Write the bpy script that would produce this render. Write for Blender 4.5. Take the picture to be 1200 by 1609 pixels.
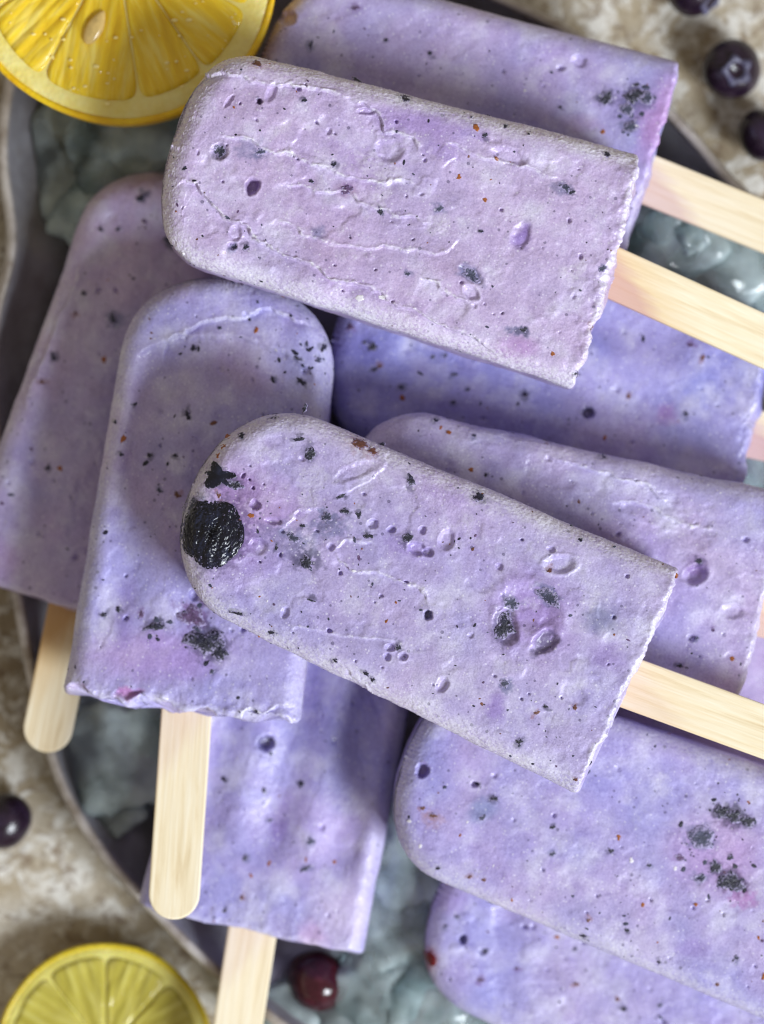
import bpy, math, random
import numpy as np
from mathutils import Vector, Matrix

for o in list(bpy.data.objects):
    bpy.data.objects.remove(o)
SC = bpy.context.scene
COL = SC.collection

# ------------------------------------------------------------------ camera
CAM_H = 0.72            # metres above the table
FPX = 5070.0            # focal length in pixels of the 1200 x 1609 photograph
cam = bpy.data.cameras.new('camera')
cam.sensor_fit = 'VERTICAL'
cam.sensor_height = 36.0
cam.lens = FPX / 1609.0 * 36.0
cam.clip_start = 0.05
cam.clip_end = 20.0
cam.dof.use_dof = True
cam.dof.focus_distance = CAM_H - 0.0695
cam.dof.aperture_fstop = 8.0
cam.dof.aperture_blades = 0
camo = bpy.data.objects.new('camera', cam)
camo.location = (0, 0, CAM_H)
COL.objects.link(camo)
SC.camera = camo

# ------------------------------------------------------------------ light
w = bpy.data.worlds.new('World')
SC.world = w
w.use_nodes = True
bg = w.node_tree.nodes['Background']
bg.inputs[0].default_value = (1.0, 0.90, 0.74, 1)
bg.inputs[1].default_value = 0.33
ld = bpy.data.lights.new('window_light', 'AREA')
ld.shape = 'RECTANGLE'
ld.size = 0.9
ld.size_y = 0.9
ld.energy = 101.0
ld.color = (0.88, 0.94, 1.0)
lo = bpy.data.objects.new('window_light', ld)
lo.location = (1.58, -1.32, 1.62)
lo.rotation_euler = (Vector((0, 0, 0.03)) - Vector(lo.location)).to_track_quat('-Z', 'Y').to_euler()
COL.objects.link(lo)

SC.view_settings.view_transform = 'Standard'
SC.view_settings.look = 'None'
SC.view_settings.exposure = 0.0
SC.view_settings.gamma = 1.0
SC.view_settings.use_curve_mapping = False
SC.render.engine = 'CYCLES'
SC.cycles.use_denoising = True
SC.cycles.filter_width = 1.15
SC.cycles.max_bounces = 7
SC.cycles.transmission_bounces = 8
SC.cycles.caustics_reflective = False
SC.cycles.sample_clamp_indirect = 4.0

# ------------------------------------------------------------------ helpers
def tag(o, label=None, cat=None, group=None, kind=None):
    if label: o['label'] = label
    if cat: o['category'] = cat
    if group: o['group'] = group
    if kind: o['kind'] = kind
    return o

def empty(name, mat=None, loc=None):
    o = bpy.data.objects.new(name, None)
    o.empty_display_size = 0.01
    if mat is not None: o.matrix_world = mat
    if loc is not None: o.location = loc
    COL.objects.link(o)
    return o

def link(name, me, mat=None, parent=None):
    o = bpy.data.objects.new(name, me)
    if mat is not None and not me.materials: me.materials.append(mat)
    COL.objects.link(o)
    if parent is not None: o.parent = parent
    return o

def mesh(name, V, F, smooth=True):
    me = bpy.data.meshes.new(name)
    V = np.asarray(V, dtype=np.float32)
    big = isinstance(F, np.ndarray)
    if not big: me.from_pydata(V.tolist(), [], F)
    else:
        F = np.ascontiguousarray(F, dtype=np.int32)          # quads only
        me.vertices.add(len(V)); me.vertices.foreach_set('co', V.ravel())
        n = F.shape[0]; k = F.shape[1]
        me.loops.add(n * k); me.loops.foreach_set('vertex_index', F.ravel())
        me.polygons.add(n)
        me.polygons.foreach_set('loop_start', np.arange(0, n * k, k, dtype=np.int32))
        me.update(calc_edges=True)
    if smooth and len(me.polygons):
        me.polygons.foreach_set('use_smooth', np.ones(len(me.polygons), dtype=bool))
    me.update()
    return me

def at(px, py, z):
    s = (CAM_H - z) / FPX
    return Vector(((px - 600.0) * s, (804.5 - py) * s, z))

# vectorised gradient noise
def _hash(ix, iy, iz, seed):
    h = (ix.astype(np.uint32) * np.uint32(374761393) + iy.astype(np.uint32) * np.uint32(668265263)
         + iz.astype(np.uint32) * np.uint32(2147483647) + np.uint32((seed * 974634533) & 0xffffffff))
    h = (h ^ (h >> np.uint32(13))) * np.uint32(1274126177)
    h = (h ^ (h >> np.uint32(15))) * np.uint32(2246822519)
    return h ^ (h >> np.uint32(16))

def perlin(P, seed=0):
    P = np.asarray(P, dtype=np.float64)
    i = np.floor(P).astype(np.int64); f = P - i
    u = f * f * f * (f * (f * 6 - 15) + 10)
    out = np.zeros(len(P))
    for dx in (0, 1):
        for dy in (0, 1):
            for dz in (0, 1):
                h = _hash(i[:, 0] + dx, i[:, 1] + dy, i[:, 2] + dz, seed)
                gx = ((h & np.uint32(1023)).astype(np.float64) / 511.5) - 1
                gy = (((h >> np.uint32(10)) & np.uint32(1023)).astype(np.float64) / 511.5) - 1
                gz = (((h >> np.uint32(20)) & np.uint32(1023)).astype(np.float64) / 511.5) - 1
                d = gx * (f[:, 0] - dx) + gy * (f[:, 1] - dy) + gz * (f[:, 2] - dz)
                wgt = (u[:, 0] if dx else 1 - u[:, 0]) * (u[:, 1] if dy else 1 - u[:, 1]) * (u[:, 2] if dz else 1 - u[:, 2])
                out += wgt * d
    return out

def fbm(P, seed=0, octv=4, gain=0.5):
    s = np.zeros(len(P)); a = 1.0; Q = np.array(P, dtype=np.float64)
    for k in range(octv):
        s += a * perlin(Q, seed + k * 17); a *= gain; Q = Q * 2.03 + 11.7
    return s

def sstep(a, b, x):
    t = np.clip((x - a) / (b - a), 0, 1)
    return t * t * (3 - 2 * t)

def lin(r, g, b):
    f = lambda c: (c / 255 / 12.92) if c / 255 <= 0.04045 else ((c / 255 + 0.055) / 1.055) ** 2.4
    return (f(r), f(g), f(b))

# ------------------------------------------------------------------ materials
class NT:
    def __init__(s, name):
        s.m = bpy.data.materials.new(name); s.m.use_nodes = True
        s.t = s.m.node_tree; s.n = s.t.nodes; s.p = s.n['Principled BSDF']
    def node(s, kind, **kw):
        n = s.n.new(kind)
        for k, v in kw.items():
            if k.startswith('i_'):
                key = k[2:]
                n.inputs[int(key) if key.isdigit() else key].default_value = v
            else: setattr(n, k, v)
        return n
    def l(s, a, b): s.t.links.new(a, b)
    def coord(s, scale=(1, 1, 1), kind='Object'):
        tc = s.node('ShaderNodeTexCoord'); mp = s.node('ShaderNodeMapping')
        mp.inputs['Scale'].default_value = scale
        s.l(tc.outputs[kind], mp.inputs[0]); return mp.outputs[0]
    def noise(s, co, scale, detail=4, rough=0.55, dist=0.0):
        n = s.node('ShaderNodeTexNoise'); n.inputs['Scale'].default_value = scale
        n.inputs['Detail'].default_value = detail; n.inputs['Roughness'].default_value = rough
        n.inputs['Distortion'].default_value = dist; s.l(co, n.inputs['Vector']); return n.outputs['Fac']
    def ramp(s, fac, stops):
        r = s.node('ShaderNodeValToRGB'); e = r.color_ramp.elements
        while len(e) > 1: e.remove(e[-1])
        for i, (p, c) in enumerate(stops):
            if i == 0: e[0].position = p; e[0].color = (*c, 1) if len(c) == 3 else c
            else:
                x = e.new(p); x.color = (*c, 1) if len(c) == 3 else c
        s.l(fac, r.inputs[0]); return r.outputs[0]
    def mix(s, fac, a, b, mode='MIX'):
        m = s.node('ShaderNodeMix', data_type='RGBA', blend_type=mode)
        for sock, v in ((m.inputs[0], fac), (m.inputs[6], a), (m.inputs[7], b)):
            if isinstance(v, (int, float)): sock.default_value = v
            elif isinstance(v, tuple): sock.default_value = (*v, 1) if len(v) == 3 else v
            else: s.l(v, sock)
        return m.outputs[2]
    def math(s, op, a, b=0.0):
        m = s.node('ShaderNodeMath', operation=op)
        for sock, v in ((m.inputs[0], a), (m.inputs[1], b)):
            if isinstance(v, (int, float)): sock.default_value = v
            else: s.l(v, sock)
        return m.outputs[0]
    def bump(s, h, strength, dist, prev=None):
        b = s.node('ShaderNodeBump'); b.inputs['Strength'].default_value = strength
        b.inputs['Distance'].default_value = dist; s.l(h, b.inputs['Height'])
        if prev is not None: s.l(prev, b.inputs['Normal'])
        return b.outputs[0]
    def set(s, **kw):
        for k, v in kw.items():
            k = k.replace('_', ' ')
            i = s.p.inputs[k]
            if hasattr(v, 'links') or isinstance(v, bpy.types.NodeSocket): s.l(v, i)
            else: i.default_value = (*v, 1) if isinstance(v, tuple) and len(v) == 3 and i.type == 'RGBA' else v

def mat_frozen():
    t = NT('frozen_yogurt'); co = t.coord()
    a = t.node('ShaderNodeAttribute', attribute_name='Col'); f = t.node('ShaderNodeAttribute', attribute_name='frost')
    c = a.outputs['Color']
    n1 = t.noise(co, 420, 5, 0.6)
    c = t.mix(0.55, c, t.ramp(n1, [(0.25, (0.70, 0.66, 0.74)), (0.5, (1, 1, 1)), (0.78, (1.12, 1.12, 1.10))]), 'MULTIPLY')
    n2 = t.noise(co, 2600, 3, 0.6)
    c = t.mix(0.55, c, t.ramp(n2, [(0.28, (0.62, 0.58, 0.74)), (0.5, (1, 1, 1)), (0.72, (1.30, 1.30, 1.22))]), 'MULTIPLY')
    vw = t.node('ShaderNodeTexVoronoi', feature='F1'); vw.inputs['Scale'].default_value = 1500; t.l(co, vw.inputs['Vector'])
    sw = t.node('ShaderNodeSeparateColor'); t.l(vw.outputs['Color'], sw.inputs[0])
    wsp = t.math('MULTIPLY', t.math('LESS_THAN', vw.outputs['Distance'], t.math('MULTIPLY', sw.outputs[1], 0.36)), t.math('GREATER_THAN', sw.outputs[0], 0.66))
    c = t.mix(t.math('MULTIPLY', wsp, 0.4), c, (0.80, 0.79, 0.88))  # white specks paint the sparkle of ice crystals into the colour
    # fine berry dust
    v = t.node('ShaderNodeTexVoronoi', feature='F1'); v.inputs['Scale'].default_value = 620
    t.l(co, v.inputs['Vector'])
    sep = t.node('ShaderNodeSeparateColor'); t.l(v.outputs['Color'], sep.inputs[0])
    near = t.math('LESS_THAN', v.outputs['Distance'], t.math('MULTIPLY', sep.outputs[1], 0.25))
    pick = t.math('GREATER_THAN', sep.outputs[0], 0.74)
    sp = t.math('MULTIPLY', t.math('MULTIPLY', near, pick), 0.6)
    c = t.mix(sp, c, (0.06, 0.05, 0.12))
    # frost crystals on the rim
    nf = t.noise(co, 1500, 3, 0.7)
    fr = t.math('MULTIPLY', f.outputs['Fac'], t.ramp(nf, [(0.34, (0, 0, 0)), (0.56, (1, 1, 1))]))
    c = t.mix(t.math('MULTIPLY', fr, 0.85), c, lin(234, 234, 240))
    patch = t.ramp(t.noise(co, 95, 4, 0.6), [(0.40, (0.10,) * 3), (0.62, (0.62,) * 3)])
    bn = t.node('ShaderNodeBump'); bn.inputs['Distance'].default_value = 0.00045
    t.l(t.noise(co, 620, 4, 0.6), bn.inputs['Height']); t.l(t.math('MAXIMUM', patch, t.math('MULTIPLY', f.outputs['Fac'], 0.7)), bn.inputs['Strength'])
    b = t.bump(n2, 0.28, 0.0002, bn.outputs[0])
    b = t.bump(t.noise(co, 6500, 2, 0.5), 0.35, 0.00008, b)
    t.set(Base_Color=c, Normal=b, Roughness=t.ramp(n1, [(0.3, (0.26,) * 3), (0.7, (0.50,) * 3)]), Coat_Weight=0.22, Coat_Roughness=0.18)
    t.p.inputs['Specular IOR Level'].default_value = 0.5
    return t.m

def mat_wood():
    t = NT('birch_wood'); co = t.coord((14, 260, 260)); c2 = t.coord()
    g = t.noise(co, 3.2, 6, 0.62, 0.4)
    c = t.ramp(g, [(0.25, lin(214, 190, 148)), (0.45, lin(239, 224, 192)), (0.7, lin(247, 238, 216))])
    fine = t.noise(t.coord((60, 2400, 900)), 1.0, 3, 0.6)
    c = t.mix(0.4, c, t.ramp(fine, [(0.3, (0.80, 0.75, 0.66)), (0.6, (1, 1, 1))]), 'MULTIPLY')
    # dampness and berry stain creeping out of the frozen end
    sx = t.node('ShaderNodeSeparateXYZ'); t.l(c2, sx.inputs[0])
    edge = t.math('ADD', t.math('ADD', sx.outputs[0], t.math('MULTIPLY', sx.outputs[1], 1.6)), t.math('MULTIPLY', t.math('SUBTRACT', t.noise(t.coord((60, 400, 200)), 1.0, 4), 0.5), -0.012))
    st = t.node('ShaderNodeAttribute', attribute_type='OBJECT', attribute_name='stain')
    dm = t.node('ShaderNodeAttribute', attribute_type='OBJECT', attribute_name='damp')
    k1 = t.ramp(t.math('MULTIPLY', edge, 60), [(0.0, (1, 1, 1)), (1.0, (0, 0, 0))])
    k2 = t.ramp(t.math('MULTIPLY', edge, 90), [(0.0, (1, 1, 1)), (0.55, (0, 0, 0))])
    c = t.mix(t.math('MULTIPLY', k1, dm.outputs['Fac']), c, lin(214, 170, 96))
    c = t.mix(t.math('MULTIPLY', k2, st.outputs['Fac']), c, lin(188, 134, 160))
    b = t.bump(g, 0.25, 0.0003); b = t.bump(fine, 0.35, 0.00012, b)
    t.set(Base_Color=c, Normal=b, Roughness=0.62)
    t.p.inputs['Specular IOR Level'].default_value = 0.25
    return t.m

def mat_berry(name, col, rough=0.22, bump=0.5, scale=900, bloom=0.12, bloomcol=None, film=0.0):
    t = NT(name); co = t.coord()
    n = t.noise(co, scale, 5, 0.65, 0.6)
    c = t.ramp(n, [(0.25, tuple(x * 0.45 for x in col)), (0.55, col), (0.85, tuple(min(1, x * 2.4 + 0.012) for x in col))])
    n2 = t.noise(co, scale * 0.35, 4, 0.7)
    bc = bloomcol or lin(92, 92, 128)
    c = t.mix(t.math('MULTIPLY', t.ramp(n2, [(0.5, (0, 0, 0)), (0.75, (1, 1, 1))]), bloom), c, bc)
    rg = rough
    if film:            # a thin broken film of yogurt closes in from the rim of the piece
        at_ = t.node('ShaderNodeAttribute', attribute_name='rim')
        nf = t.noise(co, 1900, 4, 0.7)
        k = t.math('ADD', t.math('MULTIPLY', at_.outputs['Fac'], film), t.math('MULTIPLY', t.math('SUBTRACT', nf, 0.5), 1.9))
        k = t.ramp(k, [(0.42, (0, 0, 0)), (0.72, (1, 1, 1))])
        c = t.mix(k, c, lin(164, 154, 196))
        rg = t.ramp(k, [(0.0, (rough,) * 3), (1.0, (0.5,) * 3)])
    t.set(Base_Color=c, Roughness=rg, Normal=t.bump(n, bump, 0.0004))
    t.p.inputs['Specular IOR Level'].default_value = 0.5
    return t.m

def mat_plain(name, col, rough=0.5, var=0.35, scale=1500, spec=0.4):
    t = NT(name); n = t.noise(t.coord(), scale, 3)
    c = t.ramp(n, [(0.3, tuple(x * (1 - var) for x in col)), (0.7, tuple(min(1, x * (1 + var)) for x in col))])
    t.set(Base_Color=c, Roughness=rough, Normal=t.bump(n, 0.4, 0.0002))
    t.p.inputs['Specular IOR Level'].default_value = spec
    return t.m

def mat_stone():
    t = NT('travertine_stone'); co = t.coord()
    big = t.noise(co, 16, 6, 0.62, 0.8)
    c = t.ramp(big, [(0.28, lin(128, 110, 86)), (0.42, lin(170, 155, 130)), (0.54, lin(196, 187, 172)), (0.70, lin(160, 142, 112))])
    mid = t.noise(co, 150, 7, 0.74, 0.5)
    c = t.mix(t.ramp(mid, [(0.47, (0, 0, 0)), (0.57, (0.9,) * 3)]), c, lin(226, 223, 217))
    br = t.noise(t.coord((1, 1.25, 1)), 190, 6, 0.72, 0.5)
    c = t.mix(t.ramp(br, [(0.53, (0, 0, 0)), (0.64, (0.85,) * 3)]), c, lin(124, 102, 78))
    sm = t.noise(co, 700, 4, 0.65)
    c = t.mix(0.5, c, t.ramp(sm, [(0.3, (0.68, 0.66, 0.62)), (0.55, (1, 1, 1)), (0.8, (1.1, 1.1, 1.1))]), 'MULTIPLY')
    b = t.bump(mid, 0.5, 0.0012); b = t.bump(sm, 0.5, 0.0004, b)
    t.set(Base_Color=c, Normal=b, Roughness=0.62)
    return t.m

def mat_tray():
    t = NT('zinc_metal'); co = t.coord()
    n = t.noise(co, 30, 6, 0.6, 0.3); n2 = t.noise(co, 260, 5, 0.7)
    c = t.ramp(n, [(0.3, lin(136, 130, 134)), (0.5, lin(166, 165, 174)), (0.72, lin(182, 174, 168))])
    c = t.mix(0.4, c, t.ramp(n2, [(0.35, (0.66, 0.62, 0.6)), (0.6, (1, 1, 1))]), 'MULTIPLY')
    t.set(Base_Color=c, Metallic=0.55, Roughness=t.ramp(n2, [(0.3, (0.30,) * 3), (0.7, (0.48,) * 3)]), Normal=t.bump(n2, 0.15, 0.0003))
    return t.m

def mat_ice():
    t = NT('ice'); co = t.coord()
    n = t.noise(co, 55, 3, 0.5); n2 = t.noise(co, 120, 3, 0.5)
    t.set(Base_Color=lin(226, 243, 246), Roughness=t.ramp(n2, [(0.35, (0.02,) * 3), (0.7, (0.12,) * 3)]), IOR=1.31,
          Transmission_Weight=t.ramp(n, [(0.38, (0.96,) * 3), (0.68, (0.30,) * 3)]),
          Normal=t.bump(t.noise(co, 170, 3, 0.5), 0.22, 0.0010))
    return t.m

def mat_pulp(name, lo_, mid_, hi_, sss=0.5):
    t = NT(name); co = t.coord()
    # juice sacs: long cells pointing at the core (segment meshes lie with local x radial)
    v = t.node('ShaderNodeTexVoronoi', feature='F1'); v.inputs['Scale'].default_value = 1.0
    t.l(t.coord((110, 560, 300)), v.inputs['Vector'])
    n = t.noise(t.coord((60, 420, 200)), 1.0, 4, 0.6, 0.3)
    c = t.ramp(n, [(0.25, lo_), (0.5, mid_), (0.78, hi_)])
    c = t.mix(0.4, c, t.ramp(v.outputs['Distance'], [(0.1, (1.05, 1.05, 1.05)), (0.9, (0.80, 0.72, 0.5))]), 'MULTIPLY')
    b = t.bump(v.outputs['Distance'], 0.75, -0.0007); b = t.bump(t.noise(co, 900, 3), 0.3, 0.0003, b)
    t.set(Base_Color=c, Normal=b, Roughness=0.16, Subsurface_Weight=sss, Subsurface_Radius=(1.0, 0.8, 0.25), Subsurface_Scale=0.002)
    t.p.inputs['Specular IOR Level'].default_value = 0.45
    return t.m

def mat_rind(name, col, hi_):
    t = NT(name); co = t.coord()
    v = t.node('ShaderNodeTexVoronoi', feature='F1'); v.inputs['Scale'].default_value = 900
    t.l(co, v.inputs['Vector'])
    n = t.noise(co, 160, 4)
    c = t.ramp(n, [(0.3, col), (0.7, hi_)])
    t.set(Base_Color=c, Roughness=0.38, Normal=t.bump(v.outputs['Distance'], 0.35, 0.0004), Subsurface_Weight=0.2,
          Subsurface_Radius=(1, 0.6, 0.1), Subsurface_Scale=0.002)
    return t.m

M = dict(
    frozen=mat_frozen(), wood=mat_wood(), stone=mat_stone(), tray=mat_tray(), ice=mat_ice(),
    skin=mat_berry('wrinkled_berry_skin', (0.006, 0.007, 0.018), 0.20, 0.30, 600, 0.40, lin(62, 70, 104), 0.32),
    dark=mat_berry('dark_berry_and_hole_shade', (0.009, 0.009, 0.026), 0.36, 0.8, 1400, 0.22, None, 0.72),  # berry bits, and painted shade at the bottom of holes
    slate=mat_berry('slate_berry_pulp', (0.045, 0.050, 0.095), 0.5, 0.8, 1500, 0.35, None, 0.85),
    plum=mat_berry('plum_pulp_and_hole_shade', (0.105, 0.052, 0.140), 0.5, 0.8, 1500, 0.30, lin(140, 118, 168), 0.75),  # pulp bits, and painted shade inside two of the holes
    rust=mat_berry('rust_brown_bit', (0.15, 0.055, 0.034), 0.45, 0.6, 1400, 0.15, lin(170, 120, 130), 0.75),
    orange=mat_plain('orange_brown_seed', (0.30, 0.095, 0.025), 0.4),
    pale=mat_plain('ice_crystal', (0.72, 0.70, 0.76), 0.25, 0.1),
    red=mat_plain('dark_red_berry', (0.13, 0.008, 0.014), 0.25),
    blueberry=mat_berry('frozen_blueberry_skin', (0.016, 0.007, 0.018), 0.24, 0.25, 420, 0.30, lin(84, 66, 104)),
    redberry=mat_berry('dark_red_blueberry_skin', (0.042, 0.005, 0.011), 0.14, 0.2, 500, 0.12, lin(110, 44, 66)),
    crown=mat_berry('blueberry_crown_bloom', (0.075, 0.07, 0.13), 0.4, 0.6, 800, 0.5, lin(150, 150, 190)),
)

_d = NT('juice_glint'); _d.set(Base_Color=lin(250, 232, 150), Roughness=0.05, Coat_Weight=1.0, Coat_Roughness=0.03); M['drop'] = _d.m  # pale glossy beads, added as glints on the lemon pulp

# ------------------------------------------------------------------ the setting
def build_table():
    n = 60; s = 0.8
    xs = np.linspace(-s, s, n)
    X, Y = np.meshgrid(xs, xs, indexing='ij')
    P = np.stack([X.ravel(), Y.ravel(), np.zeros(n * n)], 1)
    P[:, 2] = 0.0006 * fbm(P * 25, 5, 3) - 0.0006
    F = [(i * n + j, (i + 1) * n + j, (i + 1) * n + j + 1, i * n + j + 1) for i in range(n - 1) for j in range(n - 1)]
    tag(link('stone_table', mesh('stone_table', P, F), M['stone']), kind='structure')

def catmull(pts, n):
    pts = np.array(pts, dtype=float); m = len(pts); out = []
    for i in range(m):
        p0, p1, p2, p3 = (pts[(i + k) % m] for k in (-1, 0, 1, 2))
        for k in range(n):
            t = k / n
            out.append(0.5 * ((2 * p1) + (-p0 + p2) * t + (2 * p0 - 5 * p1 + 4 * p2 - p3) * t * t + (-p0 + 3 * p1 - 3 * p2 + p3) * t ** 3))
    return np.array(out)

TRAY_Z = 0.0035
def build_tray():
    zr = 0.016
    px = [(8, 150), (0, 250), (14, 385), (-14, 520), (-10, 700), (18, 900), (48, 1070), (90, 1225), (150, 1330), (225, 1418), (345, 1535), (500, 1650),
          (760, 1760), (1080, 1720), (1320, 1500), (1430, 1180), (1440, 850), (1370, 570), (1215, 352), (1140, 272), (1070, 192),
          (960, 90), (820, 10), (640, -60), (430, -90), (230, -70), (80, 10), (28, 80)]
    o = catmull([at(x, y, zr)[:2] for x, y in px], 10)
    # outward normals
    tng = np.roll(o, -1, 0) - np.roll(o, 1, 0)
    nrm = np.stack([-tng[:, 1], tng[:, 0]], 1); nrm /= np.linalg.norm(nrm, axis=1)[:, None]
    cen = o.mean(0)
    if ((o - cen) * nrm).sum() < 0: nrm = -nrm
    for _ in range(3): nrm = (nrm + np.roll(nrm, 1, 0) + np.roll(nrm, -1, 0)); nrm /= np.linalg.norm(nrm, axis=1)[:, None]
    prof = [(0.0, zr), (0.0008, zr - 0.0006), (0.0008, zr - 0.0018), (-0.0010, zr - 0.0030), (-0.006, 0.008), (-0.014, 0.0012), (-0.017, 0.0008)]
    inner = [(-0.0014, zr), (-0.0022, zr - 0.0010), (-0.004, zr - 0.005), (-0.0075, 0.0095), (-0.011, 0.0058), (-0.0155, TRAY_Z + 0.0004), (-0.020, TRAY_Z)]
    rings = [o + nrm * d for d, z in prof[::-1]] + [o + nrm * d for d, z in inner]
    zs = [z for d, z in prof[::-1]] + [z for d, z in inner]
    for k in range(1, 9):
        rings.append(cen + (rings[13] - cen) * (1 - k / 8.2)); zs.append(TRAY_Z)
    n = len(o); V = []; F = []
    for r, z in zip(rings, zs): V += [(p[0], p[1], z) for p in r]
    for k in range(len(rings) - 1):
        F += [(k * n + i, k * n + (i + 1) % n, (k + 1) * n + (i + 1) % n, (k + 1) * n + i) for i in range(n)]
    V = np.array(V); Fl = [f[::-1] for f in F]; last = (len(rings) - 1) * n
    Fl.append(tuple(last + i for i in range(n)))
    me = mesh('serving_tray', V, Fl)
    t = empty('serving_tray', loc=(0, 0, 0))
    tag(t, 'shallow grey metal tray with a thin wavy pale rim under the popsicles', 'tray')
    link('tray_body', me, M['tray'], t)
    # bright worn bead along the lip
    m2 = NT('worn_rim_metal'); nn = m2.noise(m2.coord(), 180, 4)
    m2.set(Base_Color=m2.ramp(nn, [(0.3, lin(140, 128, 116)), (0.65, lin(196, 190, 186))]), Metallic=0.35, Roughness=0.42)
    V = []; F = []; k = 8
    for i in range(n):
        for j in range(k):
            a = 2 * math.pi * j / k
            q = o[i] + nrm[i] * (-0.0006 + 0.0012 * math.cos(a))
            V.append((q[0], q[1], zr + 0.0004 + 0.0009 * math.sin(a)))
    for i in range(n):
        F += [(i * k + j, ((i + 1) % n) * k + j, ((i + 1) % n) * k + (j + 1) % k, i * k + (j + 1) % k) for j in range(k)]
    link('rim_bead', mesh('rim_bead', V, F), m2.m, t)

build_table()
build_tray()

# ------------------------------------------------------------------ popsicles
W0, HT, RF = 0.0500, 0.0100, 0.0045      # width at the open end, half thickness, edge radius
LAV = np.array(lin(184, 170, 208)); BLU = np.array(lin(138, 140, 210)); PNK = np.array(lin(194, 164, 206)); GRY = np.array(lin(196, 194, 214))

class Pop: pass

def make_pop(key, B, zb, T, zt, seed, label, roll=0.0, nx=300, ny=190, width=W0, blue=0.4, pink=0.3, flute=0.0, rough=1.0, chip=0.0005,
             stick=None, stick_len=0.045, stain=0.4, damp=0.3, pits=(), ridges=(), stains=(), frost=0.5, arch=0.0, var=0.55, tipR=0.0175, tipP=2.35):
    p = Pop(); p.seed = seed
    b = at(*B, zb); tt = at(*T, zt)
    X = (tt - b); L = X.length; X.normalize()
    Yv = Vector((0, 0, 1)).cross(X); Yv.normalize(); Z = X.cross(Yv)
    Y2 = Yv * math.cos(roll) + Z * math.sin(roll); Z = X.cross(Y2)
    org = b - Z * HT
    Mx = Matrix(((X.x, Y2.x, Z.x, org.x), (X.y, Y2.y, Z.y, org.y), (X.z, Y2.z, Z.z, org.z), (0, 0, 0, 1)))
    p.M = Mx; p.Mi = Mx.inverted(); p.L = L
    e = empty('popsicle', mat=Mx); tag(e, label, 'popsicle', 'blueberry popsicles piled on the tray'); p.e = e
    camp = p.Mi @ Vector((0, 0, CAM_H))
    def p2l(px, py, zl=HT):
        q = p.Mi @ at(px, py, 0.0); d = q - camp
        s = (zl - camp.z) / d.z
        r = camp + d * s
        return r.x, r.y
    p.p2l = p2l
    # outline
    hw0 = width / 2; hw1 = hw0 * 0.875
    nb, nt = 10, int(nx * 0.30); nm = nx - nb - nt
    xb = np.linspace(0, 0.0018, nb, endpoint=False)
    xm = np.linspace(0.0018, L - tipR, nm, endpoint=False)
    v = np.linspace(0.0, math.pi / 2 - 0.012, nt)
    v = v + 0.25 * np.sin(2 * v) * 0.0
    xt = L - tipR + tipR * np.sin(v) ** (2 / tipP)
    xs = np.concatenate([xb, xm, xt])
    tip = np.concatenate([np.ones(nb + nm), np.cos(v) ** (2 / tipP)])
    hw = (hw0 + (hw1 - hw0) * xs / L) * tip
    # fillet of the open end
    rb = 0.0011
    inset = np.where(xs < rb, rb - np.sqrt(np.maximum(rb * rb - (rb - xs) ** 2, 0)), 0)
    hwi = hw - inset
    hx = HT * (1 - 0.06 * xs / L)
    s = np.linspace(-1, 1, ny); yn = 0.62 * s + 0.38 * np.sin(s * math.pi / 2)
    nyb = 26; sb = np.linspace(1, -1, nyb); ybn = 0.4 * sb + 0.6 * np.sin(sb * math.pi / 2)
    ns = 5
    Lx = len(xs)
    # distance to outline
    ol = np.concatenate([np.stack([xs, hw], 1), np.stack([xs[::-1], -hw[::-1]], 1)])
    ol = ol[::2]
    def dist(Xg, Yg):
        q = np.stack([Xg.ravel(), Yg.ravel()], 1); out = np.empty(len(q))
        for i in range(0, len(q), 20000):
            c = q[i:i + 20000]
            d = (c[:, None, 0] - ol[None, :, 0]) ** 2 + (c[:, None, 1] - ol[None, :, 1]) ** 2
            out[i:i + 20000] = d.min(1)
        return np.sqrt(out).reshape(Xg.shape)
    def height(Xg, Yg, edge0):
        d = dist(Xg, Yg); d[:, 0] = 0; d[:, -1] = 0
        rr = np.clip(RF - d, 0, RF)
        return RF - np.sqrt(np.maximum(RF * RF - rr * rr, 0)), d
    Xt = np.repeat(xs[:, None], ny, 1); Yt = hwi[:, None] * yn[None, :]
    Ft, dt = height(Xt, Yt, 0)
    Zt = hx[:, None] - Ft - inset[:, None]
    Xb = np.repeat(xs[:, None], nyb, 1); Yb = hwi[:, None] * ybn[None, :]
    Fb, db = height(Xb, Yb, 0)
    Zb = -(hx[:, None] - Fb - inset[:, None])
    # tip: sides shrink together
    side = np.linspace(0, 1, ns + 2)[1:-1]
    zt1 = Zt[:, -1][:, None]; zb1 = Zb[:, 0][:, None]
    S1 = np.stack([np.repeat(xs[:, None], ns, 1), np.repeat(hwi[:, None], ns, 1), zt1 + (zb1 - zt1) * side], 2)
    S2 = np.stack([np.repeat(xs[:, None], ns, 1), np.repeat(-hwi[:, None], ns, 1), Zb[:, -1][:, None] + (Zt[:, 0] - Zb[:, -1])[:, None] * side], 2)
    top = np.stack([Xt, Yt, Zt], 2); bot = np.stack([Xb, Yb, Zb], 2)
    R = np.concatenate([top, S1, bot, S2], 1); m = R.shape[1]
    V = R.reshape(-1, 3)
    i = np.arange(Lx - 1)[:, None]; j = np.arange(m)[None, :]; j2 = (j + 1) % m
    F = np.stack([np.broadcast_to(i * m + j, (Lx - 1, m)), np.broadcast_to((i + 1) * m + j, (Lx - 1, m)),
                  np.broadcast_to((i + 1) * m + j2, (Lx - 1, m)), np.broadcast_to(i * m + j2, (Lx - 1, m))], 2).reshape(-1, 4)[:, ::-1]
    # open-end cap: shrinking rings
    base = R[0]; c0 = np.array([0, 0, 0.0]); nv = len(V); capV = []; prev = np.arange(m); capF = []
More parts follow.
